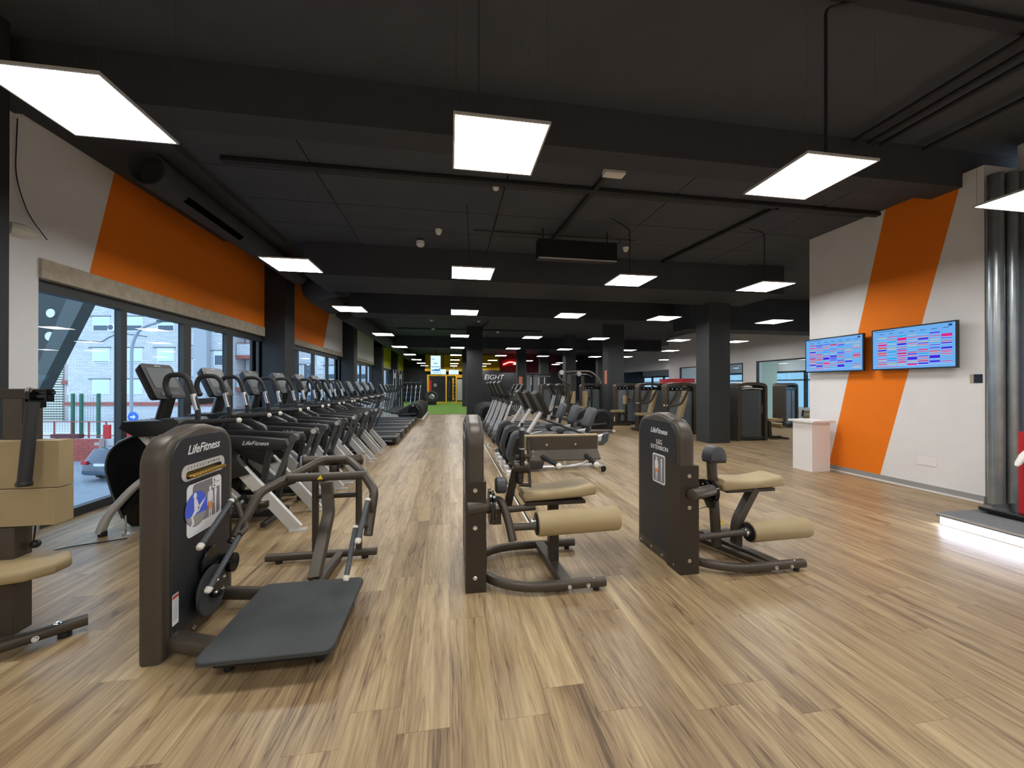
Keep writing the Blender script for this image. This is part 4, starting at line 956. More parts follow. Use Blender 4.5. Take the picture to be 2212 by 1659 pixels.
# --- recumbent bike, local x = world x - 1.9
def make_bike():
    t = thing('recumbent_bike', 'x', 'exercise bike', (0, 0, 0), group='recumbent bikes right of the aisle')
    ox = -1.9
    def P(x, y, z): return (x+ox, y, z)
    hp = [(1.14, 0.70), (1.06, 0.64), (1.0, 0.45), (0.97, 0.3), (1.0, 0.2), (1.10, 0.06), (1.58, 0.05), (1.62, 0.16), (1.6, 0.4), (1.52, 0.58), (1.38, 0.66), (1.26, 0.72)]
    obj('drive_housing', B().prism([(a+ox, b) for a, b in hp], 'y', -0.13, 0.13, 0.03, 3), mat('housing_grey', srgb(48, 50, 54), 0.45), t)
    for s in (-1, 1):
        ip = [(1.12, 0.58), (1.06, 0.4), (1.05, 0.3), (1.14, 0.2), (1.3, 0.15), (1.3, 0.5), (1.2, 0.6)]
        obj('housing_inlay', B().prism([(a+ox, b) for a, b in ip], 'y', s*0.13, s*0.137, 0.004, 1), BLACKS, t)
        obj('pedal_crank', B().cyl(P(1.32, s*0.14, 0.38), P(1.32, s*0.19, 0.38), 0.03, 12).rect([P(1.32, s*0.18, 0.38), P(1.32+s*0.12, s*0.19, 0.38+s*0.09)], 0.03, 0.03), ALU, t)
        obj('pedal', B().box(1.39+s*0.12-0.05-0.07+ox, 1.39+s*0.12+0.05-0.07+ox, s*0.2, s*0.3, 0.36+s*0.09, 0.39+s*0.09, 0.008, 1), BLACK, t)
        obj('seat_handle', B().tube([P(2.42, s*0.24, 0.62), P(2.2, s*0.27, 0.68), P(2.0, s*0.27, 0.76)], 0.017, 10, 0.08), BLACKG, t)
        obj('transport_wheel', B().cyl(P(1.02, s*0.2, 0.04), P(1.02, s*0.24, 0.04), 0.04, 16), ALU, t)
    obj('mast', B().rect([P(1.30, 0, 0.60), P(1.58, 0, 1.02)], 0.115, 0.05, 0, 0.012), SILVER, t)
    obj('mast_collar', B().rect([P(1.28, 0, 0.58), P(1.34, 0, 0.68)], 0.17, 0.09), BLACK, t)
    console(t, 1.50+ox, 1.41, 1.71+ox, 1.0, 0.40, th=0.09)
    obj('handle_bar', B().tube([P(1.72, -0.2, 1.05), P(1.66, -0.1, 0.98), P(1.62, 0, 0.96), P(1.66, 0.1, 0.98), P(1.72, 0.2, 1.05)], 0.015, 8, 0.06), BLACKG, t)
    obj('seat_cushion', B().prism([(2.02+ox, 0.60), (2.08+ox, 0.655), (2.4+ox, 0.66), (2.48+ox, 0.62), (2.45+ox, 0.575), (2.1+ox, 0.565)], 'y', -0.21, 0.21, 0.02, 3), SEATG, t)
    bp = [(-0.15, 0.0), (0.15, 0.0), (0.19, 0.08), (0.19, 0.3), (0.12, 0.36), (-0.12, 0.36), (-0.19, 0.3), (-0.19, 0.08)]
    n = Vector((0.93, 0, -0.36)); upv = Vector((0.36, 0, 0.93)); o = Vector(P(2.40, 0, 0.76))
    b = B(); V, F = b._add([tuple(o+Vector((0, 1, 0))*p[0]+upv*p[1]+n*z) for z in (-0.035, 0.045) for p in bp], [tuple(range(8)), tuple(range(15, 7, -1))]+[(i, i+8, (i+1) % 8+8, (i+1) % 8) for i in range(8)])
    bmesh.ops.recalc_face_normals(b.bm, faces=F); b._bevel(F, 0.02, 3)
    obj('seat_back', b, SEATG, t)
    obj('seat_back_post', B().rect([P(2.40, 0, 0.5), P(2.47, 0, 0.85)], 0.06, 0.03), BLACK, t)
    obj('seat_carriage', B().box(2.15+ox, 2.48+ox, -0.09, 0.09, 0.48, 0.565, 0.01, 1), BLACK, t)
    obj('seat_rail', B().rect([P(1.6, 0, 0.34), P(2.74, 0, 0.565)], 0.10, 0.11, 0, 0.01), ALU, t)
    obj('rail_cap', B().prism([(2.70+ox, 0.61), (2.83+ox, 0.65), (2.80+ox, 0.5), (2.71+ox, 0.42), (2.5+ox, 0.42), (2.52+ox, 0.47), (2.68+ox, 0.5)], 'y', -0.065, 0.065, 0.006, 1), DGREY, t)
    obj('bottom_tube', B().oval([P(1.1, 0, 0.05), P(2.2, 0, 0.055), P(2.45, 0, 0.12), P(2.52, 0, 0.46)], 0.06, 0.05, 0.14), ALU, t)
    obj('support_strut', B().rect([P(2.0, 0, 0.06), P(2.06, 0, 0.42)], 0.06, 0.03), ALU, t)
    obj('rear_foot_bar', B().oval([P(2.62, -0.28, 0.065), P(2.62, 0.28, 0.065)], 0.07, 0.06), ALU, t)
    obj('foot_strut', B().rect([P(2.3, 0, 0.07), P(2.62, 0, 0.07)], 0.06, 0.04), ALU, t)
    for s in (-1, 1): obj('foot_cap', B().oval([P(2.62, s*0.28, 0.06), P(2.62, s*0.31, 0.055)], 0.085, 0.09).cyl(P(2.62, s*0.27, 0), P(2.62, s*0.27, 0.03), 0.03, 10), BLACK, t)
    obj('front_foot_bar', B().rect([P(1.06, -0.25, 0.05), P(1.06, 0.25, 0.05)], 0.07, 0.05), BLACK, t)
    return t
bk = make_bike()
for k, (y) in enumerate([6.62, 7.5, 8.38]):
    lab = 'recumbent exercise bike with grey padded seat, %s right of the aisle' % ['nearest', 'middle', 'farthest'][k]
    if k == 0: bk.location = (1.9, y, 0); bk['label'] = lab
    else: dup(bk, (1.9, y, 0), 0, lab)

# --- upright bike with round housing, simple elliptical
def make_elliptical():
    t = thing('cross_trainer', 'x', 'cross trainer', (0, 0, 0), group='cross trainers with rounded rear housings')
    hp = [(0.95+0.0, 0.1), (0.98, 0.4), (0.9, 0.62), (0.7, 0.72), (0.45, 0.7), (0.1, 0.5), (-0.1, 0.35), (0.0, 0.12)]
    obj('rear_housing', B().prism(hp, 'y', -0.16, 0.16, 0.05, 3), BLACKG, t)
    for s in (-1, 1):
        obj('crank_disc', B().lathe((0.6, s*0.165, 0.4), (0.6, s*0.19, 0.4), [(0, 0.24), (-1e-9, 0.22)], 22), BLACKS, t)
        obj('pedal_arm', B().rect([(0.7, s*0.23, 0.3), (0.1, s*0.23, 0.26), (-0.6, s*0.23, 0.42)], 0.05, 0.06, 0.1), DGREY, t)
        obj('pedal', B().box(-0.3, 0.08, s*0.23-0.08, s*0.23+0.08, 0.3, 0.35, 0.015, 2), BLACK, t)
        obj('swing_handle', B().tube([(-0.6, s*0.26, 0.42), (-0.5, s*0.28, 1.0), (-0.38, s*0.27, 1.5)], 0.02, 8, 0.2), BLACKG, t)
    obj('base_frame', B().rect([(-0.95, 0, 0.07), (0.95, 0, 0.07)], 0.1, 0.07).rect([(-0.9, -0.28, 0.05), (-0.9, 0.28, 0.05)], 0.07, 0.06).rect([(0.93, -0.22, 0.05), (0.93, 0.22, 0.05)], 0.07, 0.06), SILVER, t)
    for s in (-1, 1): obj('foot_cap', B().ball((0.97, s*0.2, 0.05), 0.05), CREAM, t)
    obj('mast', B().rect([(-0.9, 0, 0.08), (-0.62, 0, 1.15)], 0.1, 0.08), SILVER, t)
    console(t, -0.8, 1.55, -0.62, 1.2, 0.42)
    return t
el = make_elliptical()
for k in range(5):
    p = (-2.12, 16.95+k*0.92, 0); lab = 'black cross trainer at the end of the window row, %s nearest' % ORD[k]
    if k == 0: el.location = p; el['label'] = lab
    else: dup(el, p, 0, lab)
for k in range(3):
    dup(el, (2.05, 15.1+k*1.0, 0), PI, 'dark cross trainer behind the right hand treadmills, %s of three' % ORD[k])
# second cardio rank further right, seen between the bikes
for k in range(2):
    dup(el, (4.15, 11.7+k*1.1, 0), 0, 'cross trainer in the second rank right of the aisle, %s of two' % ORD[k])

# --- plug towers: white power cubes beside the bikes, floor trunking
for k in range(5):
    x, y = 0.98+0.02*(k % 2), 6.35+k*0.42
    s_ = thing('socket_block', 'white socket block with dark sockets lying by the bike housings, %s' % ['closest to the viewer', 'second closest', 'third in line', 'fourth in line', 'last in line'][k], 'power socket', (x, y, 0), group='socket blocks on the floor')
    obj('block_body', B().box(x-0.05, x+0.05, y-0.07, y+0.07, 0.0, 0.07, 0.012, 2), WHITEP, s_)
    obj('socket_hole', B().cyl((x-0.052, y, 0.036), (x-0.046, y, 0.036), 0.02, 12), BLACK, s_)
tag(obj('power_cable', B().tube([(1.0, 6.3, 0.01), (0.9, 6.5, 0.02), (0.86, 6.8, 0.12), (0.95, 7.0, 0.14), (1.0, 7.2, 0.02), (0.9, 7.6, 0.01), (0.98, 7.9, 0.03)], 0.007, 6, 0.12), WHITEP, None, (1, 7, 0)), 'white power cable looping over the floor beside the recumbent bikes', 'cable')
tag(obj('power_cable', B().tube([(0.98, 9.0, 0.01), (0.88, 9.1, 0.05), (0.92, 9.3, 0.12), (1.02, 9.4, 0.02)], 0.007, 6, 0.08), WHITEP, None, (1, 9, 0)), 'white cable loop on the floor before the first right hand treadmill', 'cable')
tag(obj('floor_trunking', B().box(0.835, 0.852, 3.9, 20, 0, 0.006), WHITEP, None, (0.84, 12, 0)), 'thin white strip set along the floor joint right of the aisle', 'floor strip')
tag(obj('floor_gap_seal', B().box(0.855, 0.875, 3.9, 20, 0, 0.003), BLACK, None, (0.86, 12, 0)), 'thin black line running beside the white floor strip', 'floor strip')
tag(obj('power_cable', B().tube([(-3.1, 4.3, 0.01), (-3.6, 4.1, 0.01), (-3.4, 3.6, 0.01), (-3.0, 3.3, 0.01)], 0.006, 6, 0.2), BLACK, None, (-3, 4, 0)), 'thin black cable on the floor at the foot of the tall window', 'cable')
# ================================================================ WEIGHT MACHINES ON THE RIGHT
GT = 'bronze weight machines with tan pads'
def stack_tower(t, w=0.9, d=0.42, h=1.58, back=False):
    # arch frame standing across x, front towards -y; origin at its middle
    R = 0.12; o = []; ii = []
    def arch(w_, h_, r, z0):
        p = [(w_/2, z0)]
        p += [(w_/2-r+r*math.cos(math.radians(a)), h_-r+r*math.sin(math.radians(a))) for a in range(0, 91, 15)]
        p += [(w_/4, h_+0.022), (0, h_+0.03), (-w_/4, h_+0.022)]
        p += [(-w_/2+r+r*math.cos(math.radians(a)), h_-r+r*math.sin(math.radians(a))) for a in range(90, 181, 15)]
        p += [(-w_/2, z0)]
        return p
    oa = arch(w, h-0.03, R, 0.0); ia = arch(w-0.16, h-0.11, 0.06, 0.0)
    b = B()
    for (y0, y1) in ((-d/2, d/2),):
        vs = [(p[0], y0, p[1]) for p in oa]+[(p[0], y0, p[1]) for p in ia]+[(p[0], y1, p[1]) for p in oa]+[(p[0], y1, p[1]) for p in ia]
        n = len(oa); fs = []
        for i in range(n-1):
            fs += [(i, i+1, n+i+1, n+i), (2*n+i, 3*n+i, 3*n+i+1, 2*n+i+1), (i, 2*n+i, 2*n+i+1, i+1), (n+i, n+i+1, 3*n+i+1, 3*n+i)]
        fs += [(0, n, 3*n, 2*n), (n-1, 3*n-1, 4*n-1, 2*n-1)]
        V, F = b._add(vs, fs); bmesh.ops.recalc_face_normals(b.bm, faces=F)
    obj('tower_frame', b, BRONZE, t)
    obj('tower_base', B().box(-w/2+0.02, w/2-0.02, -d/2+0.03, d/2-0.03, 0.02, 0.12, 0.01, 1), BRONZED, t)
    wi = w-0.2
    # bowed shroud panels
    def bow(x0, x1, z0, z1, y, amt):
        P = []
        for k in range(9):
            x = x0+(x1-x0)*k/8; u = (x/(wi/2)); P.append((x, y-amt*(1-u*u)))
        return B().prism(P+[(x1, y+0.02), (x0, y+0.02)], 'z', z0, z1)
    SH = mat('smoked_shroud', srgb(104, 113, 118), 0.25)
    obj('shroud_panel', bow(-wi/2, -0.04, 0.13, h-0.26, -d/2+0.06, 0.05), SH, t)
    obj('shroud_panel', bow(0.03, wi/2, 0.13, h-0.26, -d/2+0.06, 0.05), SH, t)
    obj('back_panel', B().prism([(-wi/2+0.03+(wi-0.06)*k/8, d/2-0.05+0.05*(1-(k/4-1)**2)) for k in range(9)]+[(wi/2-0.03, d/2-0.09), (-wi/2+0.03, d/2-0.09)], 'z', 0.10, h-0.21), mat('rear_shroud', srgb(70, 76, 78), 0.2), t)
    obj('rear_strip', B().prism([(-wi/2+0.03+(wi-0.06)*k/8, h-0.17+0.018*math.sin(PI*k/8)) for k in range(9)]+[(wi/2-0.03-(wi-0.06)*k/8, h-0.20+0.018*math.sin(PI*k/8)) for k in range(9)], 'y', d/2-0.04, d/2-0.02), SILVER, t)
    obj('guide_rod', B().cyl((-0.005, -d/2+0.05, 0.15), (-0.005, -d/2+0.05, h-0.26), 0.008, 8), CHROME, t)
    hd = obj('header_strip', B().box(-wi/2, wi/2, -d/2+0.02, -d/2+0.06, h-0.25, h-0.14, 0.004, 1), BLACKS, t)
    for k, (x, m) in enumerate(((-0.27, LABELW), (-0.13, TAN), (0.0, LABELW), (0.13, DGREY), (0.22, SEATG))):
        obj('header_icon', B().prism(rrect(0.03, 0.035, 0.01, x, h-0.195), 'y', -d/2+0.017, -d/2+0.021), m, hd, smooth=False)
    return t
def add_seat(t, x, y, kind):
    # seat assembly centred on (x, y) beside / in front of the tower
    def P(a, b, c): return (x+a, y+b, c)
    obj('base_tube', B().rect([P(-0.35, 0, 0.05), P(0.45, 0, 0.05)], 0.08, 0.06).rect([P(-0.3, -0.3, 0.04), P(-0.3, 0.3, 0.04)], 0.07, 0.05), BRONZED, t)
    obj('seat_post', B().rect([P(0.0, 0, 0.05), P(0.03, 0, 0.5)], 0.1, 0.09), BRONZED, t)
    obj('seat', B().box(x-0.25, x+0.17, y-0.19, y+0.19, 0.5, 0.57, 0.028, 3), TAN, t)
    if kind == 'back':
        b = B(); M = Matrix.Translation(P(0.27, 0, 0.86)) @ Matrix.Rotation(math.radians(14), 4, 'Y')
        b.box(-0.04, 0.04, -0.15, 0.15, -0.3, 0.3, 0.03, 3, M); obj('back_pad', b, TAN, t)
        obj('head_pad', B().box(-0.05, 0.04, -0.13, 0.13, 0.31, 0.48, 0.03, 3, M), TAN, t)
        obj('back_post', B().rect([P(0.2, 0, 0.3), P(0.38, 0, 1.2)], 0.08, 0.06), BRONZED, t)
        for s in (-1, 1):
            obj('press_arm', B().rect([P(0.3, s*0.33, 1.35), P(0.1, s*0.33, 0.95), P(-0.2, s*0.3, 0.9)], 0.05, 0.07, 0.1), BRONZE, t)
            g = obj('hand_grip', B().cyl(P(-0.2, s*0.3, 0.9), P(-0.2, s*0.12, 0.9), 0.02, 10), BLACKG, t)
            obj('grip_cap', B().ball(P(-0.2, s*0.11, 0.9), 0.026), CREAM, g)
    elif kind == 'chest':
        obj('chest_pad', B().box(x+0.2, x+0.28, y-0.13, y+0.13, 0.80, 1.12, 0.035, 3), TAN, t)
        obj('pad_post', B().rect([P(0.24, 0, 0.1), P(0.30, 0, 0.96), P(0.45, 0, 0.95)], 0.07, 0.06, 0.05), BRONZED, t)
        for s in (-1, 1):
            obj('row_arm', B().rect([P(0.5, s*0.3, 1.3), P(0.42, s*0.3, 0.9), P(0.3, s*0.24, 0.92)], 0.045, 0.06, 0.05), BRONZE, t)
            obj('hand_grip', B().cyl(P(0.3, s*0.24, 0.82), P(0.3, s*0.24, 1.02), 0.018, 10), BLACKG, t)
        obj('seat_shroud', B().prism([(x-0.22, 0.12), (x-0.16, 0.48), (x+0.1, 0.48), (x+0.02, 0.1)], 'y', y-0.07, y+0.07, 0.02, 2), BRONZED, t)
        obj('rating_label', B().box(x-0.19, x-0.15, y-0.073, y-0.071, 0.16, 0.34), LABELW, t)
        obj('range_limiter', B().ball(P(0.15, -0.12, 0.45), 0.05).ball(P(0.25, -0.12, 0.4), 0.045), BLACKS, t)
    elif kind == 'legs':
        b = B(); M = Matrix.Translation(P(0.36, 0, 0.78)) @ Matrix.Rotation(math.radians(24), 4, 'Y')
        b.box(-0.04, 0.04, -0.18, 0.18, -0.25, 0.25, 0.03, 3, M); obj('back_pad', b, TAN, t)
        obj('roller_pad', B().lathe(P(-0.35, -0.3, 0.36), P(-0.35, 0.1, 0.36), [(0, 0.06), (0.012, 0.075), (-0.012, 0.075), (-1e-9, 0.06)], 18), TAN, t)
        obj('lever_arm', B().rect([P(-0.3, 0.14, 0.6), P(-0.35, 0.14, 0.36)], 0.05, 0.06), BRONZE, t)
        obj('hand_rail', B().tube([P(0.1, -0.26, 0.5), P(0.1, -0.28, 0.8), P(0.3, -0.28, 0.82)], 0.02, 10, 0.06), BRONZE, t)
def station(x, y, rot, label, seats, name='weight_machine', **k):
    t = thing(name, label, 'gym machine', (x, y, 0), rot, GT, org=False)
    stack_tower(t, **k)
    for (a, b, kd) in seats: add_seat(t, a, b, kd)
    return t
s1 = station(6.72, 14.05, -0.15, 'bronze row machine with tan chest pad and seat, left of the three aligned weight towers', [(-0.45, -0.62, 'chest')])
s2 = station(6.90, 12.55, -0.15, 'middle of the three aligned weight towers, press machine with reclined tan back pad', [(-0.42, -0.62, 'back')])
s3 = station(6.98, 10.95, -0.15, 'nearest of the three aligned weight towers, with tan back pad by the column', [(-0.45, -0.62, 'back')])
station(8.08, 9.45, PI, 'weight tower standing with its dark glossy rear to the viewer, right of the big column', [(-0.75, -0.05, 'legs')])
station(12.0, 12.2, 0.35, 'weight tower in front of the studio glass with tan leg pads', [(0.75, -0.5, 'legs')])
station(8.1, 11.6, 0.2, 'weight machine with white tipped grips half hidden behind the big column', [(-0.3, -0.5, 'back')])
station(9.6, 15.4, 0.0, 'weight tower in the rear group right of the second column', [(0.1, -0.6, 'back')])
station(8.2, 16.4, 0.0, 'second weight tower in the rear group behind the aligned machines', [(0.1, -0.6, 'back')])
station(6.02, 15.95, -0.1, 'tan padded chest machine just left of the second column', [(-0.6, -0.65, 'chest')])
station(4.55, 17.1, -0.1, 'twin tower machine left of the tall cable frame with a small tan roller', [(0.1, -0.65, 'chest')])
station(5.2, 18.6, -0.1, 'rear weight tower behind the tall cable frame', [(0.1, -0.65, 'back')])
# tall pulley frame
t = thing('pulldown_machine', 'tall bronze cable frame with curved top arms and an upright tan back pad', 'gym machine', (4.860, 14.305, 0.000))
obj('frame_post', B().rect([(4.539, 14.305, 0.000), (4.539, 14.305, 1.913)], 0.12, 0.12), BRONZE, t)
obj('frame_post', B().rect([(5.181, 14.580, 0.000), (5.181, 14.580, 1.867)], 0.1, 0.1), BRONZE, t)
obj('top_arm', B().tube([(4.127, 14.305, 1.977), (4.768, 14.305, 2.032), (5.410, 14.213, 2.032), (5.640, 14.030, 1.729), (5.685, 13.938, 1.546)], 0.04, 12, 0.3), BRONZE, t)
obj('top_arm', B().tube([(4.127, 14.305, 1.977), (4.081, 14.030, 1.729), (4.493, 14.030, 1.500)], 0.035, 12, 0.15), BRONZED, t)
obj('pulley', B().lathe((4.218, 14.213, 1.986), (4.218, 14.269, 1.986), [(0, 0.09), (-1e-9, 0.09)], 16).lathe((4.906, 14.213, 1.931), (4.906, 14.269, 1.931), [(0, 0.09), (-1e-9, 0.09)], 16), ALU, t)
obj('pull_bar', B().tube([(4.493, 13.938, 1.848), (4.677, 13.938, 1.913), (5.135, 13.938, 1.913), (5.319, 13.938, 1.830)], 0.018, 8, 0.05), CHROME, t)
obj('back_pad', B().box(4.521, 4.631, 13.847, 14.076, 0.812, 1.271, 0.03, 3), TAN, t)
obj('back_pad', B().box(4.998, 5.089, 13.847, 14.122, 0.675, 1.271, 0.03, 3), TAN, t)
obj('seat', B().box(4.677, 4.998, 13.847, 14.122, 0.629, 0.702, 0.03, 3), TAN, t)
obj('seat_post', B().rect([(4.860, 13.984, 0.000), (4.860, 13.984, 0.638)], 0.08, 0.08).rect([(4.677, 13.938, 0.152), (5.135, 13.938, 0.152)], 0.08, 0.05), BRONZED, t)
t = thing('pulldown_machine', 'second cable frame further back with white handled pull bars', 'gym machine', (4.4, 19.5, 0))
obj('frame_post', B().rect([(4.2, 19.5, 0), (4.2, 19.5, 2.05)], 0.1, 0.1).rect([(5.0, 19.5, 0), (5.0, 19.5, 2.05)], 0.1, 0.1), BLACK, t)
obj('top_beam', B().rect([(3.9, 19.5, 2.05), (5.2, 19.5, 2.05)], 0.1, 0.08), BLACK, t)
obj('pull_bar', B().tube([(4.0, 19.3, 1.95), (5.1, 19.3, 1.95)], 0.02, 8), CHROME, t)
obj('cable_handle', B().cyl((4.1, 19.3, 1.5), (4.1, 19.3, 1.9), 0.02, 8).cyl((4.5, 19.3, 1.5), (4.5, 19.3, 1.9), 0.02, 8).cyl((4.8, 19.3, 1.5), (4.8, 19.3, 1.9), 0.02, 8), WHITEP, t)
obj('seat', B().box(4.4, 4.8, 19.0, 19.4, 0.5, 0.58, 0.03, 2), TAN, t)

# ================================================================ RIGHT WALL ITEMS
import random as _r
def tv(label, y0, y1, z0, z1, cells):
    # y0 far end, y1 near end, mounted on the block at x = 6.7 and facing -x, tilted down a little
    t = thing('wall_screen', label, 'screen', (6.6, (y0+y1)/2, (z0+z1)/2), group='timetable screens on the orange striped wall')
    b = B().box(6.575, 6.61, y1, y0, z0, z1, 0.006, 1); obj('screen_case', b, BLACKS, t)
    obj('wall_bracket', B().box(6.61, 6.7, (y0+y1)/2-0.15, (y0+y1)/2+0.15, z0+0.15, z1-0.15), BLACK, t)
    s = obj('display', B().box(6.572, 6.5751, y1+0.02, y0-0.02, z0+0.02, z1-0.02), SCRB, t, smooth=False)
    W_ = (y0-y1)-0.04; H_ = z1-z0-0.04
    cols = [('cell_red', (190, 50, 110)), ('cell_magenta', (205, 40, 130)), ('cell_blue', (60, 40, 205)), ('cell_cyan', (50, 160, 215)), ('cell_olive', (160, 170, 160)), ('cell_orange', (200, 90, 90)), ('cell_light', (205, 215, 255)), ('cell_dark', (40, 70, 130))]
    ms = [emission('e_'+n+label[:3], srgb(*c), 1.0) for n, c in cols]
    gb = B()
    for (u, v, w, h, k) in cells:
        gb.mi = k
        ya = y0-0.02-u*W_; yb = ya-w*W_; za = z1-0.02-v*H_
        gb.box(6.5705, 6.5722, yb, ya, za-h*H_, za)
    obj('timetable_cells', gb, ms, s, smooth=False)
    return t
rg = _r.Random(4)
def timetable(n0, rows, last=5):
    c = []
    for col in range(7):
        u = 0.075+col*0.13
        c.append((u+0.02, 0.1, 0.06, 0.012, 7))
        v = 0.17+rg.random()*0.02
        while v < 0.9:
            if col >= last and rg.random() < 0.45: v += 0.06; continue
            k = rg.choice([0, 0, 1, 2, 2, 3, 3, 4, 4, 5, 5]); h = rg.choice([0.018, 0.018, 0.022, 0.03, 0.045])*(1.6 if k in (1, 2) and rg.random() < 0.25 else 1)
            c.append((u, v, 0.115, h, k)); c.append((u, v+h, 0.115, 0.006, 6)); v += h+rg.choice([0.015, 0.025, 0.03, 0.05])
    c.append((0.02, 0.03, 0.28, 0.012, 7)); c.append((0.93, 0.03, 0.04, 0.05, 7)); c.append((0.05, 0.945, 0.3, 0.012, 5)); c.append((0.0, 0.93, 1.0, 0.004, 6))
    return c
tv('left of two blue timetable screens, the smaller one further along the wall', 6.25, 5.22, 1.73, 2.34, timetable(0, 9, 5))
tv('right of two blue timetable screens, nearer the steel pipes', 5.10, 4.06, 1.73, 2.36, timetable(0, 12, 6))
wp = thing('wall_plate', 'blank white cover plate low on the white wall right of the orange stripe', 'socket', (6.69, 4.45, 0.42))
obj('plate_body', B().box(6.692, 6.70, 4.36, 4.58, 0.36, 0.47, 0.003, 1), WHITEP, wp)
oc = thing('wall_opening_box', 'small dark square opening in the wall beside the steel pipes', 'wall box', (6.69, 3.95, 1.58))
obj('box_rim', B().box(6.692, 6.70, 3.89, 4.0, 1.53, 1.64), BLACKS, oc); obj('box_edge', B().box(6.688, 6.7, 3.97, 4.005, 1.53, 1.64), CONC, oc)
pd = thing('pedestal', 'white box pedestal with overhanging top against the orange stripe', 'pedestal', (6.36, 5.92, 0))
obj('pedestal_body', B().box(6.17, 6.53, 5.74, 6.12, 0.0, 0.85, 0.003, 1), WHITEP, pd)
obj('pedestal_top', B().box(6.12, 6.58, 5.68, 6.17, 0.85, 0.885, 0.003, 1), WHITEP, pd)
pp = thing('steel_pipe', 'tall galvanised steel pipe at the end of the striped wall', 'pipe', (6.72, 3.76, 0))
obj('pipe_body', B().cyl((6.70, 3.77, 0.02), (6.70, 3.77, 4.12), 0.075, 26), PIPE, pp)
obj('pipe_joint', B().cyl((6.70, 3.77, 2.33), (6.70, 3.77, 2.345), 0.078, 26).cyl((6.70, 3.77, 0.80), (6.70, 3.77, 0.815), 0.078, 26), PIPE, pp)
p2 = thing('steel_pipe', 'second galvanised pipe standing just behind the first one', 'pipe', (6.9, 3.72, 0))
obj('pipe_body', B().cyl((6.83, 3.70, 0.02), (6.83, 3.70, 4.12), 0.06, 24), PIPE, p2)
hc = thing('steel_column', 'grey steel H column right of the two galvanised pipes', 'column', (7.0, 3.65, 0))
obj('column_flange', B().box(6.9, 6.92, 3.5, 3.72, 0, 4.12).box(7.1, 7.12, 3.5, 3.72, 0, 4.12), mat('grey_steel_column', srgb(120, 130, 142), 0.4, 0.3), hc)
obj('column_web', B().box(6.92, 7.1, 3.6, 3.62, 0, 4.12), mat('grey_steel_column'), hc)
pf = thing('stage_platform', 'low carpeted platform with a glowing white light strip along its edge', 'platform', (6.2, 2.8, 0))
obj('platform_top', B().box(5.21, 7.06, 1.7, 3.40, 0.085, 0.12, 0.004, 1), CARPET, pf)
obj('platform_edge', B().box(5.2, 5.21, 1.7, 3.40, 0.105, 0.122), ALU, pf)
obj('platform_side', B().box(5.24, 7.0, 1.7, 3.38, 0, 0.085), WHITEP, pf)
obj('light_strip', B().box(5.218, 5.236, 1.7, 3.37, 0.012, 0.088), STRIP, pf)
obj('edge_plinth', B().box(5.212, 5.24, 1.7, 3.37, 0.0, 0.01), ALU, pf)
sc_ = thing('body_scale', 'black body composition scale with a red column and white hand grip on the platform', 'scale', (6.1, 2.95, 0.12))
obj('scale_base', B().prism(rrect(0.78, 0.58, 0.06, 6.06, 3.07), 'z', 0.145, 0.185, 0.01, 2), BLACKS, sc_)
obj('scale_skirt', B().prism(rrect(0.68, 0.48, 0.05, 6.06, 3.07), 'z', 0.121, 0.146, 0.004, 1), BLACK, sc_)
obj('scale_column', B().box(5.80, 5.98, 3.02, 3.10, 0.18, 1.02, 0.02, 2), RED, sc_)
obj('hand_grip', B().lathe((5.66, 3.04, 0.68), (5.77, 3.03, 0.82), [(0, 0.012), (0.03, 0.024), (0.13, 0.03), (0.18, 0.022), (-1e-9, 0.012)], 14), WHITEP, sc_)
obj('grip_cable', B().tube([(5.77, 3.03, 0.82), (5.79, 3.03, 0.88), (5.83, 3.02, 0.90)], 0.008, 8, 0.03), BLACK, sc_)
# left wall things
tag(obj('loose_cable', B().tube([(-4.13, 4.43, 4.08), (-4.13, 4.41, 3.5), (-4.12, 4.52, 3.18), (-4.11, 4.69, 3.0)], 0.005, 6, 0.25), BLACK, None, (-4.1, 4.5, 3)), 'thin loose black cable hanging on the white wall above the window', 'cable')
ps = thing('floodlight', 'small grey and white lamp fixed to the white wall left of the window', 'lamp', (-4.08, 4.45, 2.9))
obj('lamp_body', B().lathe((-4.14, 4.38, 3.0), (-4.05, 4.53, 2.99), [(0, 0.06), (0.08, 0.07), (0.14, 0.045), (-1e-9, 0.02)], 8), CREAM, ps)
# ================================================================ FAR END
tvp = thing('hanging_screen', 'tall bright portrait screen hanging over the aisle', 'screen', (-0.9, 24.9, 2.8))
obj('screen_case', B().box(-1.22, -0.58, 24.92, 25.0, 2.19, 3.39, 0.01, 1), BLACKS, tvp)
ds = obj('display', B().box(-1.205, -0.595, 24.91, 24.92, 2.2, 3.37), SCRBACK, tvp, smooth=False)
eb = emission('screen_print', srgb(60, 120, 180), 1.0)
obj('printed_banner', B().box(-1.16, -0.96, 24.905, 24.91, 3.13, 3.17).box(-1.02, -0.78, 24.905, 24.91, 2.86, 2.91).box(-1.17, -0.63, 24.905, 24.91, 2.64, 2.68).prism([(-1.16, 2.4), (-0.63, 2.4), (-0.63, 2.6), (-0.75, 2.5), (-0.9, 2.54), (-1.0, 2.47), (-1.1, 2.5)], 'y', 24.905, 24.91).box(-1.05, -0.66, 24.905, 24.91, 2.3, 2.33), eb, ds, smooth=False)
obj('ceiling_pole', B().cyl((-0.9, 24.96, 3.38), (-0.9, 24.96, 4.28), 0.03, 10), BLACK, tvp)
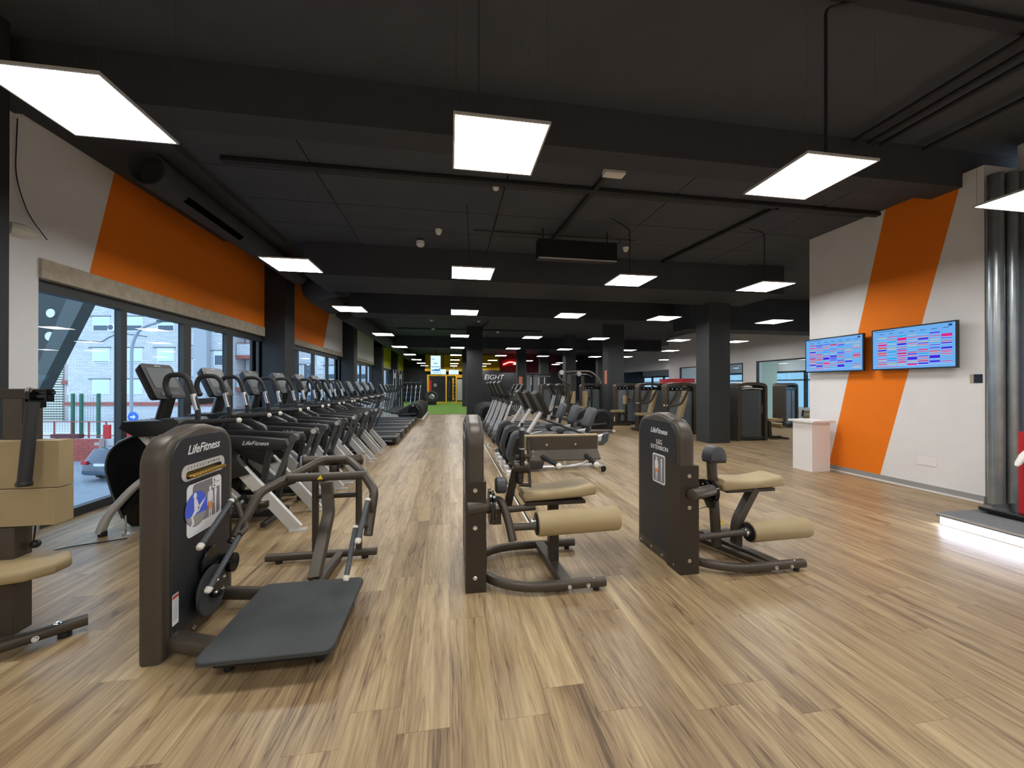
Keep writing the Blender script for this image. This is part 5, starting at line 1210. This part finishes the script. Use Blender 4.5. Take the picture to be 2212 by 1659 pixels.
for k, (x0, x1, z0, z1) in enumerate(((-0.85, -0.35, 2.45, 2.9), (-0.1, 0.75, 2.45, 2.85))):
    s_ = thing('screen', 'small bright screen at the far end of the hall, %s' % ['beside the portrait screen', 'wide one above the yellow rig', 'lower one inside the yellow rig'][k], 'screen', ((x0+x1)/2, 34.5, (z0+z1)/2))
    obj('screen_case', B().box(x0-0.03, x1+0.03, 34.45, 34.5, z0-0.03, z1+0.03), BLACKS, s_); obj('display', B().box(x0, x1, 34.44, 34.45, z0, z1), SCRBACK, s_, smooth=False)
    obj('screen_bracket', B().box((x0+x1)/2-0.03, (x0+x1)/2+0.03, 34.5, 34.56, z1-0.1, 4.28), BLACK, s_)
# yellow training rig
rg_ = thing('training_rig', 'yellow steel training rig with hanging bags and ropes on the green turf', 'training rig', (0, 32, 0))
for (x, y) in ((-1.75, 31.5), (-0.3, 31.5), (1.15, 31.5), (-1.75, 33), (1.15, 33)):
    obj('rig_post', B().box(x-0.05, x+0.05, y-0.05, y+0.05, 0.02, 2.3), YELF, rg_, smooth=False)
for (a, b_) in (((-1.75, 31.5, 2.3), (1.15, 31.5, 2.3)), ((-1.75, 33, 2.3), (1.15, 33, 2.3)), ((-1.75, 31.5, 2.3), (-1.75, 33, 2.3)), ((1.15, 31.5, 2.3), (1.15, 33, 2.3)), ((-1.75, 31.5, 0.08), (-0.3, 31.5, 0.08)), ((0.1, 31.45, 0.08), (1.15, 31.45, 0.08))):
    obj('rig_beam', B().rect([a, b_], 0.1, 0.08), YELF, rg_, smooth=False)
for k in range(7): obj('rig_rung', B().cyl((0.35, 31.5, 0.4+k*0.26), (0.8, 31.5, 0.4+k*0.26), 0.018, 6), YELF, rg_)
for x in (-1.6, -0.95, -0.2, 0.3, 0.55, 0.8): obj('rope', B().cyl((x, 31.35, 0.5+0.3*abs(x)), (x, 31.4, 2.28), 0.02, 6), BLACK, rg_)
for k in range(7): obj('rig_rung', B().cyl((-0.9, 31.5, 0.4+k*0.26), (-0.3, 31.5, 0.4+k*0.26), 0.018, 6), BLACK, rg_)
obj('rig_panel', B().box(-1.35, -1.0, 31.42, 31.47, 0.9, 2.15), BLACK, rg_)
obj('panel_emblem', B().lathe((-1.17, 31.42, 1.5), (-1.17, 31.41, 1.5), [(0, 0.12), (-1e-9, 0.12)], 16), WHITEL, rg_)
obj('panel_emblem', B().lathe((-1.17, 31.412, 1.5), (-1.17, 31.40, 1.5), [(0, 0.07), (-1e-9, 0.07)], 16), BLACK, rg_)
for (x, m, w, z0, z1) in ((-1.55, RED, 0.1, 0.9, 1.9), (0.0, BLACK, 0.16, 0.5, 1.9), (0.25, YELF, 0.06, 0.3, 2.1)): obj('hanging_bag', B().cyl((x, 31.4, z0), (x, 31.4, z1), w, 12), m, rg_)
cs = thing('cable_station', 'grey cable tower with a yellow frame right of the training rig', 'gym machine', (0.75, 30.8, 0))
obj('station_panel', B().box(0.55, 0.95, 30.8, 31.0, 0.3, 1.95, 0.01, 1), mat('light_grey_panel', srgb(170, 172, 172), 0.5), cs)
obj('station_frame', B().box(0.45, 0.53, 30.75, 30.85, 0.02, 2.1).box(0.97, 1.05, 30.75, 30.85, 0.02, 2.2).box(0.45, 1.4, 30.75, 30.85, 2.1, 2.2), YELF, cs, smooth=False)
obj('station_foot', B().box(0.9, 1.25, 30.6, 30.9, 0.02, 0.12, 0.01, 1), YELF, cs)
ty = thing('tyre', 'big black tyre leaning at the left of the yellow rig', 'tyre', (-1.5, 29.5, 0.4))
b = B(); R1 = Matrix.Translation((-1.35, 29.6, 0.62)) @ Matrix.Rotation(0.5, 4, 'Y') @ Matrix.Rotation(1.1, 4, 'X')
pv = []
for i in range(24):
    a = 2*PI*i/24
    ring = []
    for k in range(8):
        c_ = 2*PI*k/8; r = 0.36+0.13*math.cos(c_); ring.append(b.bm.verts.new(R1 @ Vector((r*math.cos(a), r*math.sin(a), 0.11*math.sin(c_)))))
    pv.append(ring)
for i in range(24):
    for k in range(8): b.bm.faces.new((pv[i][k], pv[i][(k+1) % 8], pv[(i+1) % 24][(k+1) % 8], pv[(i+1) % 24][k]))
obj('tyre_ring', b, BLACKG, ty)
obj('tyre_stand', B().box(-1.7, -1.0, 29.5, 29.8, 0.02, 0.25, 0.02, 1), BLACK, ty)
obj('tyre_hub', B().lathe((-1.36, 29.55, 0.60), (-1.30, 29.65, 0.66), [(0, 0.2), (-1e-9, 0.2)], 14), SILVER, ty)
# dumbbell wall on the left at the end
wr = thing('weight_rack', 'black storage rack full of weights and bars at the far left end', 'rack', (-3.3, 33, 0))
for x in (-4.0, -3.2, -2.4): obj('rack_post', B().box(x-0.04, x+0.04, 33.12, 33.2, 0.012, 2.0), DGREY, wr, smooth=False)
for z in (0.4, 0.8, 1.2, 1.6): obj('rack_shelf', B().box(-4.0, -2.3, 32.8, 33.125, z, z+0.028), BLACK, wr, smooth=False)
cb_ = []
prv = None; n = 0
for z in (0.43, 0.83, 1.23, 1.63):
    for k in range(8):
        x = -3.9+k*0.2
        if prv is None:
            prv = thing('dumbbell', 'dark dumbbell on the far rack', 'dumbbell', (0, 0, 0), group='dumbbells on the far left rack')
            obj('dumbbell_head', B().lathe((0, -0.16, 0.07), (0, -0.06, 0.07), [(0, 0.055), (0.02, 0.07), (-0.02, 0.07), (-1e-9, 0.055)], 8), DGREY, prv)
            obj('dumbbell_head', B().lathe((0, 0.06, 0.07), (0, 0.16, 0.07), [(0, 0.055), (0.02, 0.07), (-0.02, 0.07), (-1e-9, 0.055)], 8), DGREY, prv)
            obj('dumbbell_bar', B().cyl((0, -0.06, 0.07), (0, 0.06, 0.07), 0.015, 6), CHROME, prv)
            prv.location = (x, 32.95, z); prv['label'] = 'dark round dumbbell standing on the shelves of the far left rack'
        else: dup(prv, (x, 32.95, z), 0)
for k in range(5):
    a = 0.6+0.5*(k % 3)
    tag(obj('barbell', B().cyl((-3.9+k*0.35, 32.3, 0.03), (-3.8+k*0.35, 32.72, 1.5), 0.018, 8), CHROME, None, (-3.5, 32.6, 0.3)), 'steel bar leaning against the far left weight rack, %s from the left' % ORD[k], 'barbell', 'bars leaning at the far rack')
# wall mounted cable columns beyond the cross trainers
for k, y in enumerate((23.3, 26.0)):
    q = thing('cable_column', 'slim silver cable column by the windows, %s the cross trainers' % ['just behind', 'further behind'][k], 'gym machine', (-3.2, y, 0))
    obj('column_rail', B().box(-3.28, -3.24, y, y+0.05, 0, 2.4).box(-3.14, -3.10, y, y+0.05, 0, 2.4), ALU, q, smooth=False)
    obj('column_frame', B().box(-3.36, -3.04, y+0.1, y+0.35, 0, 2.3, 0.01, 1), BLACK, q)
    obj('pulley_block', B().box(-3.24, -3.14, y-0.05, y+0.06, 1.9, 2.2, 0.01, 1), SILVER, q)
# red fire extinguisher by the mid column
fe = thing('fire_extinguisher', 'red fire extinguisher standing at the black column right of the turf', 'extinguisher', (0.95, 19.4, 0))
obj('cylinder', B().lathe((0.98, 18.9, 0.55), (0.98, 18.9, 1.0), [(0, 0.06), (0.02, 0.075), (0.36, 0.075), (0.43, 0.03), (-1e-9, 0.03)], 14), RED, fe)
obj('valve', B().box(0.95, 1.01, 18.87, 18.93, 1.0, 1.06), BLACK, fe); obj('wall_hook', B().box(0.96, 1.0, 18.5, 18.96, 1.0, 1.02), BLACK, fe)
obj('extinguisher_label', B().lathe((0.98, 18.9, 0.68), (0.98, 18.9, 0.78), [(0, 0.0765), (-1e-9, 0.0765)], 14), LABELW, fe)
# wall lettering and red neon
lw = thing('wall_sign', 'white lettering on the black partition behind the right hand consoles', 'sign', (3.1, 34.58, 2.2))
text('EIGHT', 0.62, (3.88, 34.58, 2.2), (1, 0, 0), (0, 0, 1), WHITEL, lw, 'lettering', 0.25)
tag(obj('neon_light', B().tube([(4.6, 33.44, 3.3), (5.2, 33.44, 3.55), (5.8, 33.44, 3.45), (6.4, 33.44, 3.6)], 0.05, 8, 0.2), emission('red_neon', (1.0, 0.06, 0.05), 14), None, (5.5, 33, 3.4)), 'glowing red light line on the wall far behind the weight machines', 'neon light')
tag(obj('wall_poster', B().box(6.5, 8.4, 33.9, 34.0, 0.4, 2.6), mat('grey_poster', srgb(150, 150, 155), 0.6), None, (7.4, 34, 1.5)), 'pale poster wall panel far behind the pulldown frame', 'poster')
struct('wall_front', B().box(4.3, 9.5, 33.5, 33.6, 2.6, 4.25), mat('dark_red_wall', srgb(95, 25, 30), 0.8), (7, 33.5, 3))
bx_ = thing('red_mat_stack', 'red mats stacked behind the weight machines at the studio window', 'gym mats', (12.2, 19, 0))
obj('mat_shelf', B().box(11.9, 12.6, 18.2, 20.6, 0.0, 1.55, 0.01, 1), BLACK, bx_)
for k in range(3): obj('mat_pad', B().box(11.88, 12.6, 18.3, 20.5, 1.555+k*0.1, 1.645+k*0.1, 0.02, 2), RED, bx_)
pn = thing('exit_sign', 'small green and white exit pictogram on the recessed white wall', 'sign', (14.98, 23.0, 3.0))
obj('sign_plate', B().box(14.96, 15.0, 22.85, 23.15, 2.85, 3.05), LABELW, pn); obj('sign_mark', B().box(14.955, 14.961, 22.93, 23.07, 2.88, 3.02), BLACK, pn)

# ================================================================ OUTSIDE THE WINDOWS
GZ = -2.8
cT, sT = math.cos(TH), math.sin(TH)
def W_(r, d, z=0.0): return (r*cT+d*sT, -r*sT+d*cT, z)
ASPH = mat('asphalt', srgb(120, 128, 138), 0.9, bump=0.3, bscale=30, var=0.08, vscale=2)
st = obj('floor', B().box(-90, -4.7, -30, 90, GZ-0.2, GZ), ASPH, None, (-30, 20, GZ)); st['kind'] = 'structure'
st2 = obj('wall_left', B().box(-4.5, -4.36, -1, 34, GZ, -0.02), CONC, None, (-4.4, 10, -1)); st2['kind'] = 'structure'
BW = mat('pale_brick', srgb(205, 205, 208), 0.9); 
nt = BW.node_tree; br_ = nt.nodes.new('ShaderNodeTexBrick'); br_.inputs['Scale'].default_value = 1.0
br_.inputs['Color1'].default_value = (*srgb(196, 197, 202), 1); br_.inputs['Color2'].default_value = (*srgb(212, 212, 215), 1); br_.inputs['Mortar'].default_value = (*srgb(170, 172, 178), 1)
br_.inputs['Brick Width'].default_value = 0.5; br_.inputs['Row Height'].default_value = 0.16; br_.inputs['Mortar Size'].default_value = 0.02
tcn = nt.nodes.new('ShaderNodeTexCoord'); mp_ = nt.nodes.new('ShaderNodeMapping'); mp_.inputs['Rotation'].default_value = (PI/2, 0, 0)
nt.links.new(tcn.outputs['Object'], mp_.inputs[0]); nt.links.new(mp_.outputs[0], br_.inputs['Vector']); nt.links.new(br_.outputs['Color'], nt.nodes['Principled BSDF'].inputs['Base Color'])
RBR = mat('red_brown_brick', srgb(160, 92, 82), 0.9, var=0.1, vscale=3)
WINB = mat('roller_blind', srgb(205, 222, 235), 0.6); DKW = mat('dark_outdoor_window', srgb(70, 84, 100), 0.2)
TERR = mat('pale_paving', srgb(190, 188, 190), 0.9)
def bld(name, label, r0, r1, d, depth, z1, wallm):
    # its own frame: x along the facade, y away from the street
    t = bpy.data.objects.new(name, None); COL.objects.link(t); t.location = W_(r0, d, GZ); t.rotation_euler = (0, 0, -TH)
    tag(t, label, 'building', 'apartment blocks across the street'); ORG[t.name] = Vector((0, 0, 0))
    obj('wall', B().box(0, r1-r0, 0, depth, 0, z1-GZ), wallm, t, smooth=False)
    return t
def win(t, x, z, w, h, blind=0.55, m=WINB):
    f = obj('window', B().box(x, x+w, -0.04, 0.02, z, z+h), mat('white_frame', srgb(230, 232, 236), 0.5), t, smooth=False)
    obj('pane', B().box(x+0.08, x+w-0.08, -0.05, -0.035, z+0.08, z+h*(1-blind)), DKW, f, smooth=False)
    if blind > 0: obj('blind', B().box(x+0.08, x+w-0.08, -0.06, -0.035, z+h*(1-blind), z+h-0.06), m, f, smooth=False)
    obj('window_shade', B().box(x-0.35, x+w+0.1, -0.08, 0.0, z+h+0.02, z+h+0.1), mat('shade_line', srgb(120, 124, 130), 0.8), f, smooth=False)
    return f
t = bld('apartment_building', 'pale brick apartment block across the street in the tall left window', -39.2, -29.5, 34, 10, 16, BW)
for fl in range(5):
    z = 2.6+fl*2.77+0.9-GZ*0
    for x in (2.2, 5.0+0.1, 7.9):
        win(t, x, z, 1.5, 1.3, [1.0, 0.9, 0.6, 0.7, 0.5][fl])
obj('red_band', B().box(-0.3, 9.9, -0.15, 0, 2.5, 2.8), RBR, t, smooth=False)
ac = obj('air_conditioner', B().box(3.9, 4.8, -0.4, -0.05, 9.05, 9.65, 0.03, 1), WHITEP, t); obj('fan_grille', B().lathe((4.15, -0.4, 9.35), (4.15, -0.41, 9.35), [(0, 0.23), (-1e-9, 0.23)], 16), DKW, ac)
obj('cable_run', B().tube([(0.5, -0.05, 8.3), (3.0, -0.06, 8.1), (3.6, -0.05, 8.5), (4.6, -0.05, 8.9), (7.0, -0.05, 8.6)], 0.03, 5, 0.2), DKW, t)
obj('balcony_shaft', B().box(-1.0, 0.0, 0.6, 1.0, 0, 18), mat('pink_grey_render', srgb(188, 172, 172), 0.9), t, smooth=False)
for k in range(6):
    obj('balcony_slab', B().box(-1.0, 0.05, 0.35, 1.0, 2.2+k*2.77+2.2, 2.5+k*2.77+2.2), RBR, t, smooth=False)
    f = obj('window', B().box(-0.7, -0.1, 0.55, 0.62, 3.2+k*2.77+0.2, 4.2+k*2.77), mat('white_frame'), t, smooth=False); obj('pane', B().box(-0.6, -0.2, 0.53, 0.56, 3.3+k*2.77+0.3, 4.1+k*2.77), DKW, f, smooth=False)
lv = thing('louvred_stair', 'cream louvred screen left of the pale brick block', 'screen wall', (0, 0, 0), group='apartment blocks across the street')
lv.location = W_(-44.1, 34.6, GZ); lv.rotation_euler = (0, 0, -TH)
obj('screen_wall', B().box(0, 3.8, 0.1, 5, 0, 14), mat('shade_line'), lv, smooth=False)
s0 = obj('slat', B().box(0, 3.8, -0.05, 0.09, 0, 0.13), mat('cream_slat', srgb(215, 212, 196), 0.8), lv, smooth=False)
for k in range(1, 62):
    s1_ = s0.copy(); COL.objects.link(s1_); s1_.parent = lv; s1_.location = (0, 0, k*0.22)
s0.location = (0, 0, 0)
t = bld('apartment_building', 'pale block with projecting bay seen through the middle pane', -28.9, -25.0, 33.5, 10, 16, BW)
for fl in range(5):
    win(t, 0.2, 3.6+fl*2.77, 1.1, 1.3, 0.8, mat('grey_blind', srgb(170, 176, 182), 0.7)); win(t, 3.0, 3.2+fl*2.77, 0.9, 1.3, 0.3)
obj('bay', B().box(1.6, 2.7, -0.5, 0, 2.8, 18.8), mat('grey_brick', srgb(168, 172, 178), 0.9), t, smooth=False)
obj('red_band', B().box(-0.3, 3.9, -0.15, 0, 2.5, 2.8), RBR, t, smooth=False)
t = bld('apartment_building', 'block with red banded balconies seen beside the first pillar', -24.9, -13.5, 36, 10, 18, BW)
for fl in range(6):
    z = 1.2+fl*2.9
    obj('balcony', B().box(0, 3.4, -1.2, 0, z, z+1.0), BW, t, smooth=False); obj('balcony_band', B().box(-0.05, 3.45, -1.25, 0, z-0.3, z), RBR, t, smooth=False)
    obj('balcony_rail', B().box(0, 3.4, -1.22, -1.18, z+1.1, z+1.16), RBR, t, smooth=False)
    obj('balcony_door', B().box(0.4, 2.8, -0.05, 0, z, z+2.2), RBR, t, smooth=False)
    for x in (4.3, 5.4): win(t, x, z+0.7, 0.8, 1.4, 0.0)
    for x in (7.5, 9.8): win(t, x, z+0.7, 1.5, 1.3, 0.6)
t = bld('apartment_building', 'red brown brick block seen through the second window bay', -22.0, 4.0, 48, 10, 24, RBR)
for fl in range(7):
    for x in range(1, 25, 4): win(t, x, 2.2+fl*3.0, 1.8, 1.5, 0.6)
# terrace with railings and posts
tr = obj('floor', B().box(0, 26, 0, 11.2, 0, 1.2), TERR, None, (0, 0, 0)); tr['kind'] = 'structure'
tr.location = W_(-46, 22.2, GZ); tr.rotation_euler = (0, 0, -TH)
bwall = thing('brick_wall', 'low red brick retaining wall behind the parked car', 'wall', W_(-40, 21.8, GZ), -TH, org=False)
WLc = random.Random(3)
obj('wall_core', B().box(0, 16.6, 0.03, 0.32, 0, 1.26), mat('mortar', srgb(190, 165, 160), 0.9), bwall, smooth=False)
b0 = obj('brick', B().box(0, 0.54, 0, 0.05, 0, 0.17, 0.006, 1), mat('red_brick', srgb(165, 82, 74), 0.9, var=0.12, vscale=2), bwall, smooth=False)
kk = 0
for row in range(7):
    for c in range(31):
        x = 16.6-0.56*(c+1)+(0.28 if row % 2 else 0)
        if x < 0 or x+0.54 > 16.62: continue
        q = b0 if kk == 0 else b0.copy()
        if kk: COL.objects.link(q); q.parent = bwall
        q.location = (x, 0, row*0.18); kk += 1
fn = thing('green_fence', 'green post and wire mesh fence on the terrace', 'fence', W_(-31.5, 22.4, -1.59), -TH, org=False)
for x in (5.9, 6.4, 7.4, 3.0, 0.5): obj('fence_post', B().box(x-0.06, x+0.06, 0, 0.12, 0, 2.6), mat('green_steel', srgb(40, 100, 80), 0.5), fn, smooth=False)
mb = B()
for k in range(42): mb.box(0.5+k*0.165, 0.505+k*0.165, 0.05, 0.06, 0.4, 2.5)
for k in range(14): mb.box(0.5, 7.4, 0.05, 0.06, 0.4+k*0.16, 0.405+k*0.16)
ms_ = obj('wire_mesh', mb, mat('green_steel'), fn, smooth=False); ms_['kind'] = 'stuff'
rl = thing('red_railing', 'dark red steel railing along the terrace edge', 'railing', W_(-31.5, 22.25, -1.59), -TH, org=False)
for z in (0.15, 0.95): obj('rail', B().box(0, 13, 0, 0.05, z, z+0.05), RBR, rl, smooth=False)
for k in range(14): obj('rail_post', B().box(k*1.0, k*1.0+0.06, 0, 0.06, 0, 1.0), RBR, rl, smooth=False)
for x in (7.9, 9.2): obj('rail_panel', B().box(x, x+0.4, -0.02, 0.06, 0.0, 0.8), RED, rl, smooth=False)
bh = thing('bench', 'dark brown bench plank on the terrace wall', 'bench', W_(-26.2, 21.86, -1.50), -TH, org=False)
obj('bench_seat', B().box(0, 1.6, 0, 0.3, 0.0, 0.2, 0.02, 1), mat('brown_wood', srgb(96, 44, 46), 0.7), bh); obj('bench_leg', B().box(0.2, 0.3, 0.1, 0.2, -0.02, 0.0), DGREY, bh, smooth=False)
lp = thing('street_lamp', 'tall grey street lamp with a curved arm', 'street lamp', W_(-24.7, 25.0, GZ), -TH, org=False)
obj('lamp_pole', B().tube([(0, 0, 0), (0, 0, 6.9), (0.5, 0, 8.0), (1.9, 0, 8.45)], 0.09, 10, 1.2), mat('grey_lamp_paint', srgb(150, 160, 172), 0.5), lp); obj('lamp_head', B().box(1.7, 2.4, -0.12, 0.12, 8.4, 8.52, 0.03, 1), DGREY, lp)
sg = thing('road_sign', 'round blue road sign with a white arrow', 'road sign', W_(-22.6, 23.0, GZ+1.2), -TH, org=False)
obj('sign_disc', B().lathe((0, 0, 1.2), (0, -0.04, 1.2), [(0, 0.3), (-1e-9, 0.3)], 24), mat('sign_blue', srgb(40, 110, 225), 0.4), sg); obj('sign_post', B().cyl((0, 0.04, 0), (0, 0.04, 1.4), 0.03, 8), ALU, sg)
obj('sign_arrow', B().prism([(-0.15, 1.15), (0.02, 1.15), (0.02, 1.05), (0.18, 1.2), (0.02, 1.35), (0.02, 1.25), (-0.15, 1.25)], 'y', -0.05, -0.04), WHITEL, sg)
# parked car seen from behind
CARM = mat('dark_blue_car_paint', srgb(44, 54, 72), 0.25, 0.4, coat=0.6)
car = thing('car', 'dark blue estate car parked in the street, seen from behind', 'car', W_(-18.2, 17.0, GZ), -TH-0.05, org=False)
prof = [(0.0, 0.35), (0.02, 0.75), (0.12, 0.95), (0.45, 1.38), (0.9, 1.45), (2.4, 1.42), (3.1, 0.98), (4.1, 0.85), (4.3, 0.6), (4.3, 0.3), (0.1, 0.28)]
obj('car_body', B().prism(prof, 'x', -0.88, 0.88, 0.10, 3), CARM, car)
obj('rear_window', B().prism([(-0.62, 0), (0.62, 0), (0.54, 0.42), (-0.54, 0.42)], 'z', 0, 0.01) if False else B()._add([(-0.66, 0.10, 0.97), (0.66, 0.10, 0.97), (0.56, 0.40, 1.36), (-0.56, 0.40, 1.36), (-0.66, 0.16, 0.97), (0.66, 0.16, 0.97), (0.56, 0.46, 1.36), (-0.56, 0.46, 1.36)], [(0, 1, 2, 3), (7, 6, 5, 4), (0, 4, 5, 1), (1, 5, 6, 2), (2, 6, 7, 3), (3, 7, 4, 0)]) and B().box(-0.66, 0.66, 0.22, 0.24, -0.22, 0.22, 0.0, 1, Matrix.Translation((0, 0.02, 1.16)) @ Matrix.Rotation(-0.65, 4, 'X')), DKW, car, smooth=False)
for s in (-1, 1):
    obj('tail_lamp', B().box(s*0.62, s*0.86, -0.01, 0.1, 0.78, 0.92, 0.02, 1), RED, car)
    obj('wheel', B().lathe((s*0.72, 0.85, 0.31), (s*0.9, 0.85, 0.31), [(0, 0.31), (-1e-9, 0.31)], 20).lathe((s*0.72, 3.4, 0.31), (s*0.9, 3.4, 0.31), [(0, 0.31), (-1e-9, 0.31)], 20), BLACK, car)
    obj('side_window', B().prism([(0.6, 1.0), (0.9, 1.35), (2.3, 1.34), (2.9, 1.0)], 'x', s*0.885, s*0.88), DKW, car, smooth=False)
obj('number_plate', B().box(-0.26, 0.26, -0.02, 0.01, 0.72, 0.83), LABELW, car, smooth=False)
obj('bumper_trim', B().box(-0.8, 0.8, -0.03, 0.05, 0.38, 0.5, 0.02, 1), DKW, car)
# slanted steel canopy member outside the first pane
cn = thing('canopy', 'dark slanted steel canopy beam with round vents outside the first pane', 'canopy', W_(-12.5, 10.2, 0), -TH, org=False)
obj('canopy_beam', B().prism([(-0.25, 1.6), (-0.1, 1.25), (1.25, 3.9), (0.75, 3.9)], 'y', 0, 0.3), mat('canopy_steel', srgb(66, 74, 74), 0.5), cn, smooth=False)
obj('canopy_board', B().prism([(-4.5, 1.5), (-0.28, 1.5), (0.75, 3.9), (0.75, 4.5), (-4.5, 4.5)], 'y', 0.3, 0.36), mat('canopy_dark', srgb(44, 50, 50), 0.6), cn, smooth=False)
for (x, z) in ((-0.02-0.05, 3.46), (-0.1, 2.83)): obj('round_vent', B().lathe((x, 0.3, z), (x, 0.28, z), [(0, 0.12), (-1e-9, 0.12)], 20), LABELW, cn, smooth=False)
obj('canopy_post', B().box(-0.35, -0.2, 0.05, 0.2, -2.8, 1.7), mat('canopy_steel'), cn, smooth=False)
